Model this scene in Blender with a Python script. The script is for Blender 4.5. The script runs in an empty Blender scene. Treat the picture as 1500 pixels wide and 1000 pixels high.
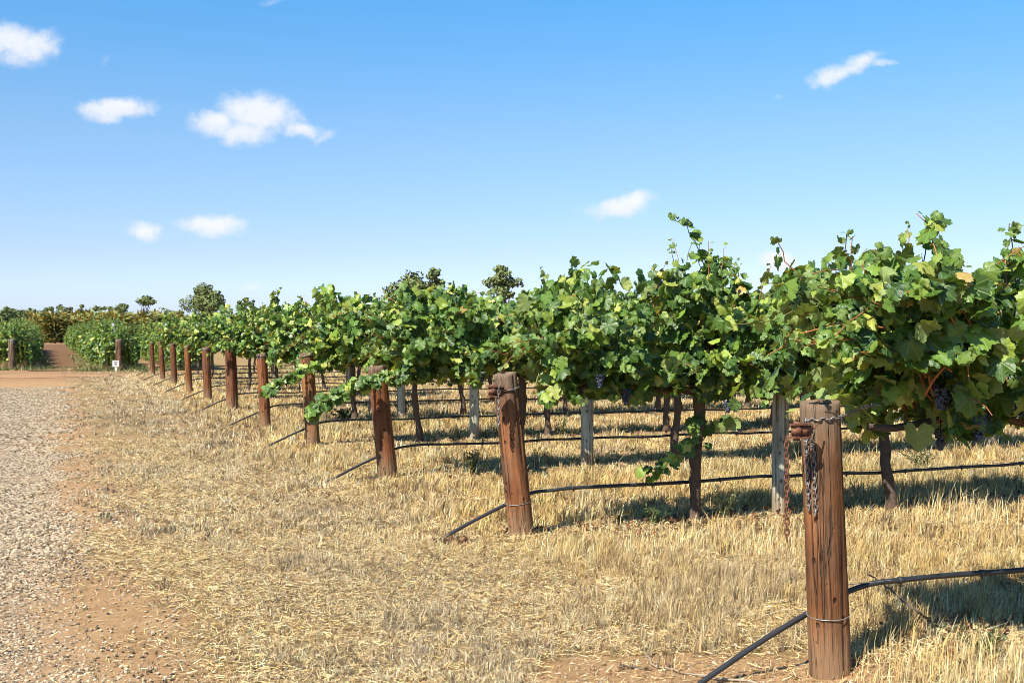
import bpy, math, random
import numpy as np
from mathutils import Vector
PI = math.pi
R = math.radians
SC = bpy.context.scene
COL = SC.collection

# ------------------------------------------------------------------ camera
F, HOR, CAMH = 1697.0, 485.0, 1.5           # focal length and horizon of the photograph (1500 px wide), eye height
cam_d = bpy.data.cameras.new("camera")
cam = bpy.data.objects.new("camera", cam_d); COL.objects.link(cam)
cam_d.sensor_width = 36; cam_d.lens = 36 * F / 1500
cam_d.clip_start = 0.1; cam_d.clip_end = 6000
cam.location = (0, 0, CAMH)
cam.rotation_euler = (R(90) - math.atan((500 - HOR) / F), 0, 0)
SC.camera = cam
SC.render.resolution_x, SC.render.resolution_y = 1024, 682

# ------------------------------------------------------------------ sun, sky, exposure
SUN_AZ = R(51)       # light travels towards (cos, sin) of this
SUN_EL = R(48)
sd = bpy.data.lights.new("sun", 'SUN'); sun = bpy.data.objects.new("sun", sd); COL.objects.link(sun)
sd.energy = 5.0; sd.angle = R(0.53); sd.color = (1.0, 0.94, 0.83)
ldir = Vector((math.cos(SUN_AZ) * math.cos(SUN_EL), math.sin(SUN_AZ) * math.cos(SUN_EL), -math.sin(SUN_EL)))
sun.rotation_euler = ldir.to_track_quat('-Z', 'Y').to_euler()
SC.view_settings.view_transform = 'Standard'; SC.view_settings.look = 'None'
SC.view_settings.exposure = 1.0; SC.view_settings.gamma = 1.0
SC.cycles.max_bounces = 8; SC.cycles.transparent_max_bounces = 8
SC.cycles.sample_clamp_indirect = 6.0
SC.cycles.filter_width = 0.9


class NT:
    """small helper round a node tree"""
    def __init__(s, tree):
        s.t = tree; s.n = tree.nodes; s.l = tree.links
    def node(s, typ, **kw):
        n = s.n.new(typ)
        for k, v in kw.items(): setattr(n, k, v)
        return n
    def put(s, sock, v):
        if hasattr(v, 'is_output') or hasattr(v, 'links'): s.l.new(v, sock)
        else:
            if sock.type == 'RGBA' and len(v) == 3: v = (*v, 1)
            sock.default_value = v
    def math(s, op, a, b=None, c=None, clamp=False):
        n = s.node('ShaderNodeMath', operation=op); n.use_clamp = clamp
        s.put(n.inputs[0], a)
        if b is not None: s.put(n.inputs[1], b)
        if c is not None: s.put(n.inputs[2], c)
        return n.outputs[0]
    def vmath(s, op, a, b=None):
        n = s.node('ShaderNodeVectorMath', operation=op); s.put(n.inputs[0], a)
        if b is not None: s.put(n.inputs[1], b)
        return n.outputs['Value'] if op in ('DOT_PRODUCT', 'LENGTH', 'DISTANCE') else n.outputs[0]
    def mix(s, f, a, b, blend='MIX'):
        n = s.node('ShaderNodeMix', data_type='RGBA', blend_type=blend)
        s.put(n.inputs[0], f); s.put(n.inputs[6], a); s.put(n.inputs[7], b)
        return n.outputs[2]
    def step(s, v, lo, hi, a=0.0, b=1.0):
        n = s.node('ShaderNodeMapRange', interpolation_type='SMOOTHSTEP')
        s.put(n.inputs[0], v); s.put(n.inputs[1], lo); s.put(n.inputs[2], hi); s.put(n.inputs[3], a); s.put(n.inputs[4], b)
        return n.outputs[0]
    def noise(s, vec, scale, detail=4, rough=0.55, color=False, dist=0.0):
        n = s.node('ShaderNodeTexNoise'); s.put(n.inputs['Vector'], vec)
        n.inputs['Scale'].default_value = scale; n.inputs['Detail'].default_value = detail
        n.inputs['Roughness'].default_value = rough; n.inputs['Distortion'].default_value = dist
        return n.outputs['Color' if color else 'Fac']
    def mapping(s, vec, scale=(1, 1, 1), loc=(0, 0, 0), rot=(0, 0, 0)):
        n = s.node('ShaderNodeMapping'); s.put(n.inputs[0], vec)
        n.inputs['Scale'].default_value = scale; n.inputs['Location'].default_value = loc; n.inputs['Rotation'].default_value = rot
        return n.outputs[0]
    def ramp(s, v, stops):
        n = s.node('ShaderNodeValToRGB'); s.put(n.inputs[0], v); e = n.color_ramp.elements
        while len(e) < len(stops): e.new(0.5)
        for x, (p, c) in zip(e, stops): x.position = p; x.color = (*c, 1)
        return n.outputs[0]
    def bump(s, h, strength, dist):
        n = s.node('ShaderNodeBump'); n.inputs['Strength'].default_value = strength; n.inputs['Distance'].default_value = dist
        s.put(n.inputs['Height'], h); return n.outputs[0]


# world: Nishita sky, tinted, with soft fair-weather clouds at fixed sky directions
W = bpy.data.worlds.new("World"); SC.world = W; W.use_nodes = True
w = NT(W.node_tree); w.n.clear()
sky = w.node('ShaderNodeTexSky', sky_type='NISHITA')
sky.sun_disc = False; sky.sun_elevation = SUN_EL; sky.sun_rotation = math.atan2(-ldir.x, -ldir.y)
sky.air_density = 1.0; sky.dust_density = 0.4; sky.ozone_density = 2.0; sky.altitude = 100
tc = w.node('ShaderNodeTexCoord').outputs['Generated']
sep = w.node('ShaderNodeSeparateXYZ'); w.l.new(tc, sep.inputs[0])
el = w.math('MAXIMUM', sep.outputs[2], 0.0)
skyc = w.mix(1.0, sky.outputs[0], w.ramp(w.math('MULTIPLY', el, 3.0), [(0.0, (.79, .92, 1.41)), (0.11, (.85, .96, 1.56)), (0.20, (.82, .885, 1.20)), (0.50, (.78, .98, 1.16)), (0.83, (.512, 1.084, 1.388))]), 'MULTIPLY')
yy = w.math('MAXIMUM', sep.outputs[1], 0.05)
u = w.math('DIVIDE', sep.outputs[0], yy); v = w.math('DIVIDE', sep.outputs[2], yy)
comb = w.node('ShaderNodeCombineXYZ'); w.l.new(u, comb.inputs[0]); w.l.new(v, comb.inputs[1])
uv = comb.outputs[0]
wn = w.noise(uv, 30, 6, 0.62, True)
wob = w.node('ShaderNodeVectorMath', operation='MULTIPLY_ADD'); w.l.new(wn, wob.inputs[0])
wob.inputs[1].default_value = (0.026, 0.016, 0); wob.inputs[2].default_value = (-0.013, -0.008, 0)
uvw = w.vmath('ADD', uv, wob.outputs[0])
# (azimuth, elevation as tangents), half width, half height, tilt, density
CL = [(-372, 318, 58, 27, -4, 1), (-432, 302, 36, 18, -8, .95), (-392, 290, 44, 20, 0, .9), (-275, 284, 24, 9, 25, .6), (-308, 292, 34, 13, -8, .85),
      (-575, 325, 50, 14, 6, .95), (-600, 320, 34, 12, -12, .9), (-440, 155, 46, 15, -3, 1), (-538, 146, 28, 14, -12, .9), (-705, 415, 46, 24, 8, .95), (-740, 428, 52, 22, 0, .95), (-680, 410, 26, 20, 20, .6), (-596, 398, 26, 8, 30, .35),
      (160, 184, 46, 16, 10, 1), (176, 192, 26, 12, 0, 1), (110, 178, 26, 8, 0, .35), (465, 375, 34, 14, 32, .85), (505, 392, 38, 11, 16, .85), (540, 391, 22, 6, 0, .7), (450, 362, 20, 10, 40, .6), (392, 340, 16, 6, 0, .35),
      (388, 103, 28, 15, -15, 1), (330, 260, 30, 4, 0, .3), (350, 263, 20, 3, 20, .3), (-350, 485, 26, 9, 10, .45), (-54, 452, 20, 26, 15, .2), (-380, 62, 30, 7, 0, .5), (-625, 53, 22, 3, 0, .35), (215, 70, 40, 10, 0, .2)]
fld = None; top = None
for (cx, cy, a, b, rot, dens) in CL:
    if dens == 0: continue
    cx /= F; cy /= F
    m = w.node('ShaderNodeMapping', vector_type='TEXTURE'); w.l.new(uvw, m.inputs[0])
    m.inputs['Location'].default_value = (cx, cy, 0); m.inputs['Rotation'].default_value = (0, 0, R(rot)); m.inputs['Scale'].default_value = (a * 1.12 / F, b * 1.15 / F, 1)
    ln = w.vmath('LENGTH', m.outputs[0])
    f_ = w.step(ln, 1.75, 0.1, 0.0, dens)
    fld = f_ if fld is None else w.math('MAXIMUM', fld, f_)
    s2 = w.node('ShaderNodeSeparateXYZ'); w.l.new(m.outputs[0], s2.inputs[0])
    t_ = w.math('MULTIPLY', w.step(s2.outputs[1], -1.0, 0.7), f_)
    top = t_ if top is None else w.math('MAXIMUM', top, t_)
fine = w.noise(uv, 75, 6, 0.62)
soft = w.noise(uv, 14, 3, 0.5)
cov = w.math('ADD', fld, w.math('MULTIPLY', w.math('SUBTRACT', fine, 0.5), w.math('MULTIPLY', w.step(fld, 0.02, 0.4), 0.85)))
cov = w.step(cov, 0.22, 1.04)
cov = w.math('MULTIPLY', cov, w.step(sep.outputs[1], 0.05, 0.3))
ccol = w.mix(w.math('MULTIPLY_ADD', w.math('SUBTRACT', soft, 0.5), 0.6, top, clamp=True), (6.4, 6.6, 7.1), (7.2, 7.2, 7.2))
final = w.mix(w.math('MULTIPLY', cov, 0.90), skyc, ccol)
bg = w.node('ShaderNodeBackground'); w.put(bg.inputs[0], final); bg.inputs[1].default_value = 0.071
wo = w.node('ShaderNodeOutputWorld'); w.l.new(bg.outputs[0], wo.inputs[0])

# ------------------------------------------------------------------ helpers
def ground_at(px, py):
    d = F * CAMH / (py - HOR); return np.array([(px - 750) / F * d, d, 0.0])
def at_depth(px, py, d):
    return np.array([(px - 750) / F * d, d, CAMH - (py - HOR) / F * d])
RV = np.array([0.9285, 0.3714]); PV = np.array([-0.3714, 0.9285])     # along a vine row / along the line of end posts
ROT = math.atan2(RV[1], RV[0])
P0 = np.array([1.412, 5.13]); STEP = np.array([-1.34, 3.354]); SP = 3.612
def rowpt(n, t, off=0.0):                     # t metres along row n from its end post, off metres behind the row line
    return P0 + STEP * n + RV * t + PV * off
def ts(x, y):
    dx, dy = x - P0[0], y - P0[1]
    return dx * RV[0] + dy * RV[1], dx * PV[0] + dy * PV[1]
_tab = np.random.RandomState(5).rand(256, 256)
def vnoise(x, y):
    x = np.asarray(x, float); y = np.asarray(y, float)
    xi = np.floor(x).astype(int); yi = np.floor(y).astype(int); fx = x - xi; fy = y - yi
    fx = fx * fx * (3 - 2 * fx); fy = fy * fy * (3 - 2 * fy)
    a = _tab[xi % 256, yi % 256]; b = _tab[(xi + 1) % 256, yi % 256]; c = _tab[xi % 256, (yi + 1) % 256]; d = _tab[(xi + 1) % 256, (yi + 1) % 256]
    return (a * (1 - fx) + b * fx) * (1 - fy) + (c * (1 - fx) + d * fx) * fy
def sstep(v, a, b):
    x = np.clip((v - a) / (b - a), 0, 1); return x * x * (3 - 2 * x)
def gh(x, y):                                  # height of the ground
    t, s = ts(x, y)
    amp = sstep(t, -2.5, -1.2) * (1 - sstep(np.hypot(x, y), 26, 34))
    z = (vnoise(x * .9 + 31, y * .9 + 7) - .5) * .055 + (vnoise(x * 3.1, y * 3.1) - .5) * .022 + (vnoise(x * 8 + 5, y * 8) - .5) * .010
    r = np.abs(((s + SP / 2) % SP) - SP / 2)
    z = z + 0.03 * np.exp(-(r / .35) ** 2) * sstep(t, -.6, .3) - 0.02
    return z * amp

def mesh_tri(name, V, T, mats, col=None, uv=None, midx=None, smooth=True, parent=None, loc=None):
    V = np.ascontiguousarray(V, np.float32); T = np.ascontiguousarray(T, np.int32)
    me = bpy.data.meshes.new(name)
    me.vertices.add(len(V)); me.vertices.foreach_set('co', V.ravel())
    k = T.shape[1]
    me.loops.add(T.size); me.loops.foreach_set('vertex_index', T.ravel())
    me.polygons.add(len(T)); me.polygons.foreach_set('loop_start', np.arange(0, T.size, k, dtype=np.int32))
    me.polygons.foreach_set('loop_total', np.full(len(T), k, np.int32))
    for m in (mats if isinstance(mats, (list, tuple)) else [mats]): me.materials.append(m)
    if midx is not None: me.polygons.foreach_set('material_index', np.ascontiguousarray(midx, np.int32))
    me.polygons.foreach_set('use_smooth', np.full(len(T), bool(smooth)))
    if col is not None:
        a = me.color_attributes.new('col', 'FLOAT_COLOR', 'POINT')
        c = np.ones((len(V), 4), np.float32); c[:, :3] = col; a.data.foreach_set('color', c.ravel())
    if uv is not None:
        a = me.uv_layers.new(name='uv'); a.data.foreach_set('uv', np.ascontiguousarray(uv[T.ravel()], np.float32).ravel())
    me.update(); me.validate()
    return link(name, me, parent, loc)
def link(name, me, parent=None, loc=None):
    o = bpy.data.objects.new(name, me); COL.objects.link(o)
    if parent is not None: o.parent = parent
    if loc is not None: o.location = loc
    return o
def tag(o, label=None, cat=None, group=None, kind=None):
    if label: o['label'] = label
    if cat: o['category'] = cat
    if group: o['group'] = group
    if kind: o['kind'] = kind
    return o
def thing(name, label, cat, loc, rz=0.0, group=None):
    o = bpy.data.objects.new(name, None); COL.objects.link(o); o.empty_display_size = .1
    o.location = loc; o.rotation_euler = (0, 0, rz)
    return tag(o, label, cat, group)

class Bag:
    """gathers triangles / quads (quads split) into one mesh"""
    def __init__(s): s.V = []; s.T = []; s.C = []; s.M = []; s.n = 0
    def add(s, V, T, col=(1, 1, 1), m=0):
        V = np.asarray(V, float); T = np.asarray(T, int)
        if T.shape[1] == 4: T = np.concatenate([T[:, [0, 1, 2]], T[:, [0, 2, 3]]])
        s.V.append(V); s.T.append(T + s.n); s.n += len(V)
        c = np.asarray(col, float); s.C.append(np.broadcast_to(c, (len(V), 3))); s.M.append(np.full(len(T), m))
    def tube(s, pts, rad, sides=6, col=(1, 1, 1), m=0, cap=True, rough=0.0, rng=None):
        P = np.asarray(pts, float); n = len(P); rad = np.broadcast_to(np.asarray(rad, float), (n,))
        D = np.gradient(P, axis=0); D /= np.linalg.norm(D, axis=1)[:, None] + 1e-9
        up = np.array([0, 0, 1.]) if abs(D[0][2]) < .9 else np.array([1., 0, 0])
        rings = []; a = np.arange(sides) * 2 * PI / sides
        for i in range(n):
            x = np.cross(up, D[i]); x /= np.linalg.norm(x) + 1e-9; y = np.cross(D[i], x); up = np.cross(x, D[i]) * -1 if False else y
            up = y
            rr = rad[i] * (1 + (rough * (rng.random(sides) - .5) * 2 if rough and rng is not None else 0))
            rings.append(P[i] + np.outer(np.cos(a) * rr, x) + np.outer(np.sin(a) * rr, y))
            up = y
        V = np.concatenate(rings); T = []
        for i in range(n - 1):
            for k in range(sides):
                k2 = (k + 1) % sides
                T.append((i * sides + k, i * sides + k2, (i + 1) * sides + k2, (i + 1) * sides + k))
        T = np.array(T); T = np.concatenate([T[:, [0, 1, 2]], T[:, [0, 2, 3]]])
        if cap:
            V = np.concatenate([V, P[:1], P[-1:]]); b = len(V)
            c = [(b - 2, (k + 1) % sides, k) for k in range(sides)] + [(b - 1, (n - 1) * sides + k, (n - 1) * sides + (k + 1) % sides) for k in range(sides)]
            T = np.concatenate([T, np.array(c)])
        s.add(V, T, col, m)
    def box(s, c, h, col=(1, 1, 1), m=0, rot=None):
        V = np.array([[x, y, z] for x in (-1, 1) for y in (-1, 1) for z in (-1, 1)], float) * np.asarray(h)
        if rot is not None: V = V @ np.asarray(rot).T
        T = np.array([(0, 1, 3, 2), (4, 6, 7, 5), (0, 4, 5, 1), (2, 3, 7, 6), (0, 2, 6, 4), (1, 5, 7, 3)])
        s.add(V + np.asarray(c), T, col, m)
    def build(s, name, mats, parent=None, loc=None, smooth=True, color=True):
        return mesh_tri(name, np.concatenate(s.V), np.concatenate(s.T), mats, np.concatenate(s.C) if color else None, None, np.concatenate(s.M), smooth, parent, loc)

def smooth_path(pts, n):
    P = np.asarray(pts, float); m = len(P)
    Q = np.concatenate([[2 * P[0] - P[1]], P, [2 * P[-1] - P[-2]]]); out = []
    for t in np.linspace(0, m - 1, n):
        i = min(int(t), m - 2); f = t - i; a, b, c, d = Q[i:i + 4]
        out.append(.5 * (2 * b + (c - a) * f + (2 * a - 5 * b + 4 * c - d) * f * f + (3 * b - a - 3 * c + d) * f ** 3))
    return np.array(out)

# ------------------------------------------------------------------ materials
def new_mat(name):
    m = bpy.data.materials.new(name); m.use_nodes = True; m.node_tree.nodes.clear(); return m, NT(m.node_tree)
def finish(k, shader):
    o = k.node('ShaderNodeOutputMaterial'); k.l.new(shader, o.inputs[0])
def principled(k, col, rough, spec=0.3, normal=None, metal=0.0, alb=0.74):
    if metal == 0.0: col = k.mix(1.0, col, (alb,) * 3, 'MULTIPLY')
    p = k.node('ShaderNodeBsdfPrincipled'); k.put(p.inputs['Base Color'], col); k.put(p.inputs['Roughness'], rough)
    p.inputs['Specular IOR Level'].default_value = spec; k.put(p.inputs['Metallic'], metal)
    if normal is not None: k.l.new(normal, p.inputs['Normal'])
    return p.outputs[0]
def attr(k): return k.node('ShaderNodeAttribute', attribute_name='col').outputs['Color']

def leaf_material(name, veins=True, trans=0.15, gloss=0.38):
    m, k = new_mat(name); c = attr(k)
    if veins:
        s_ = k.node('ShaderNodeSeparateXYZ'); k.l.new(k.node('ShaderNodeUVMap', uv_map='uv').outputs[0], s_.inputs[0])
        ax = k.math('ABSOLUTE', s_.outputs[0]); y = s_.outputs[1]; best = None
        for ang in (0, 46, 100):
            ca, sa = math.cos(R(ang)), math.sin(R(ang))
            across = k.math('ABSOLUTE', k.math('SUBTRACT', k.math('MULTIPLY', ax, ca), k.math('MULTIPLY', y, sa)))
            along = k.math('ADD', k.math('MULTIPLY', ax, sa), k.math('MULTIPLY', y, ca))
            vv = k.math('MULTIPLY', k.step(across, 0.045, 0.012), k.math('GREATER_THAN', along, 0.0))
            best = vv if best is None else k.math('MAXIMUM', best, vv)
        c = k.mix(k.math('MULTIPLY', best, 0.35), c, (0.22, 0.31, 0.09))
        pos = k.node('ShaderNodeTexCoord').outputs['Object']
        nz = k.noise(pos, 90, 3, 0.6); c = k.mix(k.math('MULTIPLY', nz, 0.55), c, k.mix(1.0, c, (0.55, 0.62, 0.5), 'MULTIPLY'))
        nrm = k.bump(k.math('SUBTRACT', nz, k.math('MULTIPLY', best, 0.8)), 0.35, 0.006)
    else: nrm = None
    back = k.node('ShaderNodeNewGeometry').outputs['Backfacing']
    pale = k.mix(0.55, c, (0.29, 0.35, 0.12))
    cc = k.mix(back, c, pale)
    p = principled(k, cc, k.math('MULTIPLY_ADD', back, 0.3, gloss), 0.30, nrm, alb=1.0)
    tr = k.node('ShaderNodeBsdfTranslucent'); k.put(tr.inputs[0], k.mix(1.0, c, (3.6, 2.9, 1.3), 'MULTIPLY'))
    mx = k.node('ShaderNodeMixShader'); mx.inputs[0].default_value = trans
    k.l.new(p, mx.inputs[1]); k.l.new(tr.outputs[0], mx.inputs[2]); finish(k, mx.outputs[0]); return m
M_LEAF = leaf_material('vine_leaf', True)
M_LEAF_FAR = leaf_material('vine_leaf_plain', False)
M_GUM = leaf_material('gum_leaf', False, 0.12, 0.6)

def col_material(name, rough=0.8, spec=0.2, trans=0.0, noise=0.0, nscale=40, bump=0.0):
    m, k = new_mat(name); c = attr(k); nrm = None
    if noise or bump:
        pos = k.node('ShaderNodeTexCoord').outputs['Object']; nz = k.noise(pos, nscale, 5, 0.65)
        c = k.mix(1.0, c, k.mix(nz, (1 - noise,) * 3, (1 + noise,) * 3), 'MULTIPLY')
        if bump: nrm = k.bump(nz, bump, 0.01)
    p = principled(k, c, rough, spec, nrm)
    if trans:
        tr = k.node('ShaderNodeBsdfTranslucent'); k.put(tr.inputs[0], k.mix(1.0, c, (.74,) * 3, 'MULTIPLY'))
        mx = k.node('ShaderNodeMixShader'); mx.inputs[0].default_value = trans
        k.l.new(p, mx.inputs[1]); k.l.new(tr.outputs[0], mx.inputs[2]); p = mx.outputs[0]
    finish(k, p); return m
M_GRASS = col_material('dry_straw', 0.6, 0.25, 0.12)
M_WEED = col_material('weed_leaf', 0.6, 0.3, 0.2)
M_STONE = col_material('gravel_stone', 0.85, 0.2, 0, 0.25, 120, 0.4)
M_CANE = col_material('vine_cane', 0.55, 0.35, 0, 0.2, 60)
M_BARK = col_material('vine_bark', 0.95, 0.1, 0, 0.75, 70, 1.0)
M_TREEBARK = col_material('tree_bark', 0.9, 0.1, 0, 0.4, 3)
M_TWIG = col_material('dead_twig', 0.8, 0.2, 0, 0.4, 90, 0.5)
M_LITTER = col_material('dead_leaf', 0.8, 0.2, 0.1)

def pos_ts(k):
    """metres along a row (t) and along the post line (s) from the front post"""
    pos = k.node('ShaderNodeNewGeometry').outputs['Position']
    rel = k.vmath('SUBTRACT', pos, (P0[0], P0[1], 0))
    return pos, k.vmath('DOT_PRODUCT', rel, (RV[0], RV[1], 0)), k.vmath('DOT_PRODUCT', rel, (PV[0], PV[1], 0))

def ground_material():
    m, k = new_mat('dry_earth'); pos, t, s = pos_ts(k)
    n1 = k.noise(pos, 0.9, 5, 0.6); n2 = k.noise(pos, 5, 5, 0.65); n3 = k.noise(pos, 45, 4, 0.7); n4 = k.noise(pos, 160, 3, 0.7)
    sand = k.ramp(n2, [(0.25, (0.36, 0.205, 0.095)), (0.55, (0.48, 0.29, 0.14)), (0.8, (0.55, 0.37, 0.20))])
    sand = k.mix(k.step(n4, 0.60, 0.78), sand, (0.66, 0.52, 0.34)); sand = k.mix(k.step(n4, 0.36, 0.24), sand, (0.20, 0.13, 0.08))
    straw = k.ramp(n3, [(0.30, (0.10, 0.062, 0.03)), (0.48, (0.30, 0.195, 0.085)), (0.62, (0.52, 0.37, 0.17)), (0.8, (0.72, 0.57, 0.33))])  # darkest stop paints the shade in the gaps between straws
    straw = k.mix(k.step(n1, 0.58, 0.75), straw, k.mix(1.0, straw, (0.72, 0.70, 0.70), 'MULTIPLY'))
    # bare soil near the track edge and in worn patches
    edge = k.math('ADD', t, k.math('MULTIPLY', k.math('SUBTRACT', n1, 0.5), 1.3))
    cover = k.step(edge, -2.82, -2.4)
    cover = k.math('MULTIPLY', cover, k.step(k.math('MULTIPLY_ADD', n2, 0.45, k.math('MULTIPLY', n1, 0.55)), 0.38, 0.50, 0.25, 1.0))
    # worn bare patch left of the front post
    pt = k.vmath('LENGTH', k.vmath('MULTIPLY', k.vmath('SUBTRACT', k.vmath('ADD', pos, k.vmath('MULTIPLY', k.noise(pos, 3, 3, 0.6, True), (0.5, 0.3, 0))), (0.80 + .25, 5.08 + .15, 0)), (1.05, 2.0, 0)))
    cover = k.math('MULTIPLY', cover, k.step(pt, 0.75, 1.15))
    cover = k.math('MULTIPLY', cover, k.step(n3, 0.30, 0.50, 0.45, 1.0))
    c = k.mix(cover, sand, straw)
    far = k.math('MULTIPLY', k.step(s, 31, 36), k.step(t, 3.0, -1.0))
    c = k.mix(k.math('MULTIPLY', far, 0.75), c, k.ramp(n1, [(0.3, (0.26, 0.145, 0.08)), (0.7, (0.42, 0.25, 0.13))]))
    nrm = k.bump(k.math('ADD', k.math('MULTIPLY', n3, 0.7), k.math('MULTIPLY', n4, 0.5)), 0.8, 0.02)
    finish(k, principled(k, c, 0.95, 0.1, nrm)); return m
def gravel_material():
    m, k = new_mat('pale_gravel'); pos, t, s = pos_ts(k)
    vo = k.node('ShaderNodeTexVoronoi'); k.l.new(pos, vo.inputs['Vector']); vo.inputs['Scale'].default_value = 48
    n1 = k.noise(pos, 0.9, 5, 0.6); n2 = k.noise(pos, 5, 5, 0.65); n4 = k.noise(pos, 160, 3, 0.7)
    sand = k.ramp(n2, [(0.25, (0.36, 0.205, 0.095)), (0.55, (0.48, 0.29, 0.14)), (0.8, (0.55, 0.37, 0.20))])
    sand = k.mix(k.step(n4, 0.60, 0.78), sand, (0.66, 0.52, 0.34)); sand = k.mix(k.step(n4, 0.36, 0.24), sand, (0.20, 0.13, 0.08))
    rc = k.node('ShaderNodeSeparateColor'); k.l.new(vo.outputs['Color'], rc.inputs[0])
    peb = k.ramp(rc.outputs[0], [(0.0, (0.16, 0.115, 0.08)), (0.5, (0.42, 0.335, 0.235)), (1.0, (0.60, 0.51, 0.39))])
    peb = k.mix(k.step(vo.outputs['Distance'], 0.35, 0.72), peb, (0.34, 0.21, 0.11))
    mask = k.math('MULTIPLY', k.step(k.math('ADD', t, k.math('MULTIPLY', k.math('SUBTRACT', n2, 0.5), 1.2)), -3.0, -3.7), k.step(n1, 0.74, 0.58, 0.5, 1.0))
    c = k.mix(mask, sand, peb)
    h = k.math('SUBTRACT', k.math('MULTIPLY', n4, 0.4), k.math('MULTIPLY', vo.outputs['Distance'], mask))
    finish(k, principled(k, c, 0.95, 0.1, k.bump(h, 0.9, 0.02))); return m
def dirt_material(name, a, b, c2):
    m, k = new_mat(name); pos = k.node('ShaderNodeNewGeometry').outputs['Position']
    n1 = k.noise(k.mapping(pos, (0.35, 2.4, 1)), 1.0, 6, 0.7); n2 = k.noise(pos, 9, 5, 0.7)
    c = k.ramp(k.math('MULTIPLY_ADD', n2, 0.45, k.math('MULTIPLY', n1, 0.55)), [(0.32, a), (0.5, b), (0.66, c2)])
    finish(k, principled(k, c, 0.95, 0.1, k.bump(n2, 0.5, 0.03))); return m

def post_material(name, brown, orange, grey, seed, grey_top=0.16, height=1.2, wear=0.30):
    m, k = new_mat(name); tcn = k.node('ShaderNodeTexCoord').outputs['Object']
    p = k.mapping(tcn, (1, 1, 1), (seed * 3.1, seed * 1.7, seed))
    g = k.noise(k.mapping(p, (26, 26, 1.1)), 1.0, 6, 0.65); g2 = k.noise(k.mapping(p, (85, 85, 2.6)), 1.0, 4, 0.7)
    bl = k.noise(k.mapping(p, (6, 6, 2.4)), 1.0, 4, 0.6); kn = k.noise(k.mapping(p, (30, 30, 22)), 1.0, 3, 0.6)
    c = k.mix(k.step(bl, 0.36, 0.66), brown, orange)
    c = k.mix(k.step(g, 0.54, 0.34, 0, 0.7), c, (0.050, 0.023, 0.012))
    ln = k.math('ABSOLUTE', k.math('SUBTRACT', k.noise(k.mapping(p, (17, 17, .55)), 1.0, 3, 0.6), 0.5)); crk = k.step(ln, 0.022, 0.006)
    crk = k.math('MULTIPLY', crk, k.step(k.noise(k.mapping(p, (5, 5, 1.6), (7, 3, 1)), 1.0, 2, 0.5), 0.42, 0.55))
    c = k.mix(k.math('MULTIPLY', crk, 0.75), c, (0.018, 0.010, 0.007))
    c = k.mix(k.step(k.noise(k.mapping(p, (3.2, 3.2, 1.3), (2, 9, 4)), 1.0, 4, 0.65), 0.50, 0.62, 0, 0.6), c, k.mix(1.0, c, (0.42, 0.36, 0.34), 'MULTIPLY'))
    c = k.mix(k.step(g2, 0.52, 0.72, 0, 0.55), c, k.mix(0.5, orange, (0.42, 0.235, 0.11)))
    c = k.mix(k.step(kn, 0.70, 0.76, 0, 0.7), c, (0.05, 0.025, 0.015))
    c = k.mix(k.step(k.noise(k.mapping(p, (4, 4, 1.5), (5, 1, 8)), 1.0, 4, 0.7), 0.38, 0.66, wear * .1, wear), c, k.mix(g2, (0.12, 0.082, 0.055), (0.30, 0.215, 0.145)))
    vo = k.node('ShaderNodeTexVoronoi'); k.l.new(k.mapping(p, (24, 24, 13)), vo.inputs['Vector']); vo.inputs['Scale'].default_value = 1.0
    vs = k.node('ShaderNodeSeparateColor'); k.l.new(vo.outputs['Color'], vs.inputs[0])
    nick = k.math('MULTIPLY', k.step(vo.outputs['Distance'], 0.26, 0.12), k.math('GREATER_THAN', vs.outputs[0], 0.66))
    c = k.mix(k.math('MULTIPLY', nick, 0.8), c, (0.03, 0.016, 0.010))
    z = k.node('ShaderNodeSeparateXYZ'); k.l.new(tcn, z.inputs[0]); zz = k.math('ADD', z.outputs[2], k.math('MULTIPLY', k.math('SUBTRACT', g, 0.5), 0.35))
    gr = k.mix(g2, k.mix(1.0, grey, (0.55, 0.5, 0.45), 'MULTIPLY'), grey)
    c = k.mix(k.step(zz, height - grey_top * 2.0, height - grey_top * 0.3, 0, 0.85), c, gr)
    c = k.mix(k.step(zz, 0.34, 0.06, 0, 0.7), c, k.mix(g2, (0.22, 0.125, 0.065), (0.42, 0.28, 0.16)))
    h = k.math('SUBTRACT', k.math('ADD', k.math('MULTIPLY', g, 0.9), k.math('MULTIPLY', g2, 0.5)), k.math('MULTIPLY', k.math('MAXIMUM', crk, nick), 0.8))
    finish(k, principled(k, c, 0.82, 0.2, k.bump(h, 1.0, 0.016))); return m
M_STEEL = None
def metal_material(name, a, b, rough, metal):
    m, k = new_mat(name); p = k.node('ShaderNodeTexCoord').outputs['Object']; n = k.noise(p, 55, 5, 0.7)
    finish(k, principled(k, k.mix(k.step(n, 0.35, 0.65), a, b), rough, 0.4, k.bump(n, 0.4, 0.003), metal)); return m
M_STEEL = metal_material('weathered_steel', (0.10, 0.085, 0.075), (0.27, 0.255, 0.24), 0.5, 0.5)
M_RUST = metal_material('rusty_steel', (0.085, 0.032, 0.018), (0.20, 0.085, 0.045), 0.85, 0.1)
M_WIRE = metal_material('galvanised_wire', (0.20, 0.19, 0.18), (0.34, 0.33, 0.32), 0.5, 0.5)
def pipe_material():
    m, k = new_mat('black_poly_pipe'); p = k.node('ShaderNodeTexCoord').outputs['Object']; n = k.noise(p, 6, 5, 0.7)
    finish(k, principled(k, k.mix(n, (0.012, 0.013, 0.015), (0.05, 0.052, 0.056)), 0.42, 0.5)); return m
M_PIPE = pipe_material()
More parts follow.
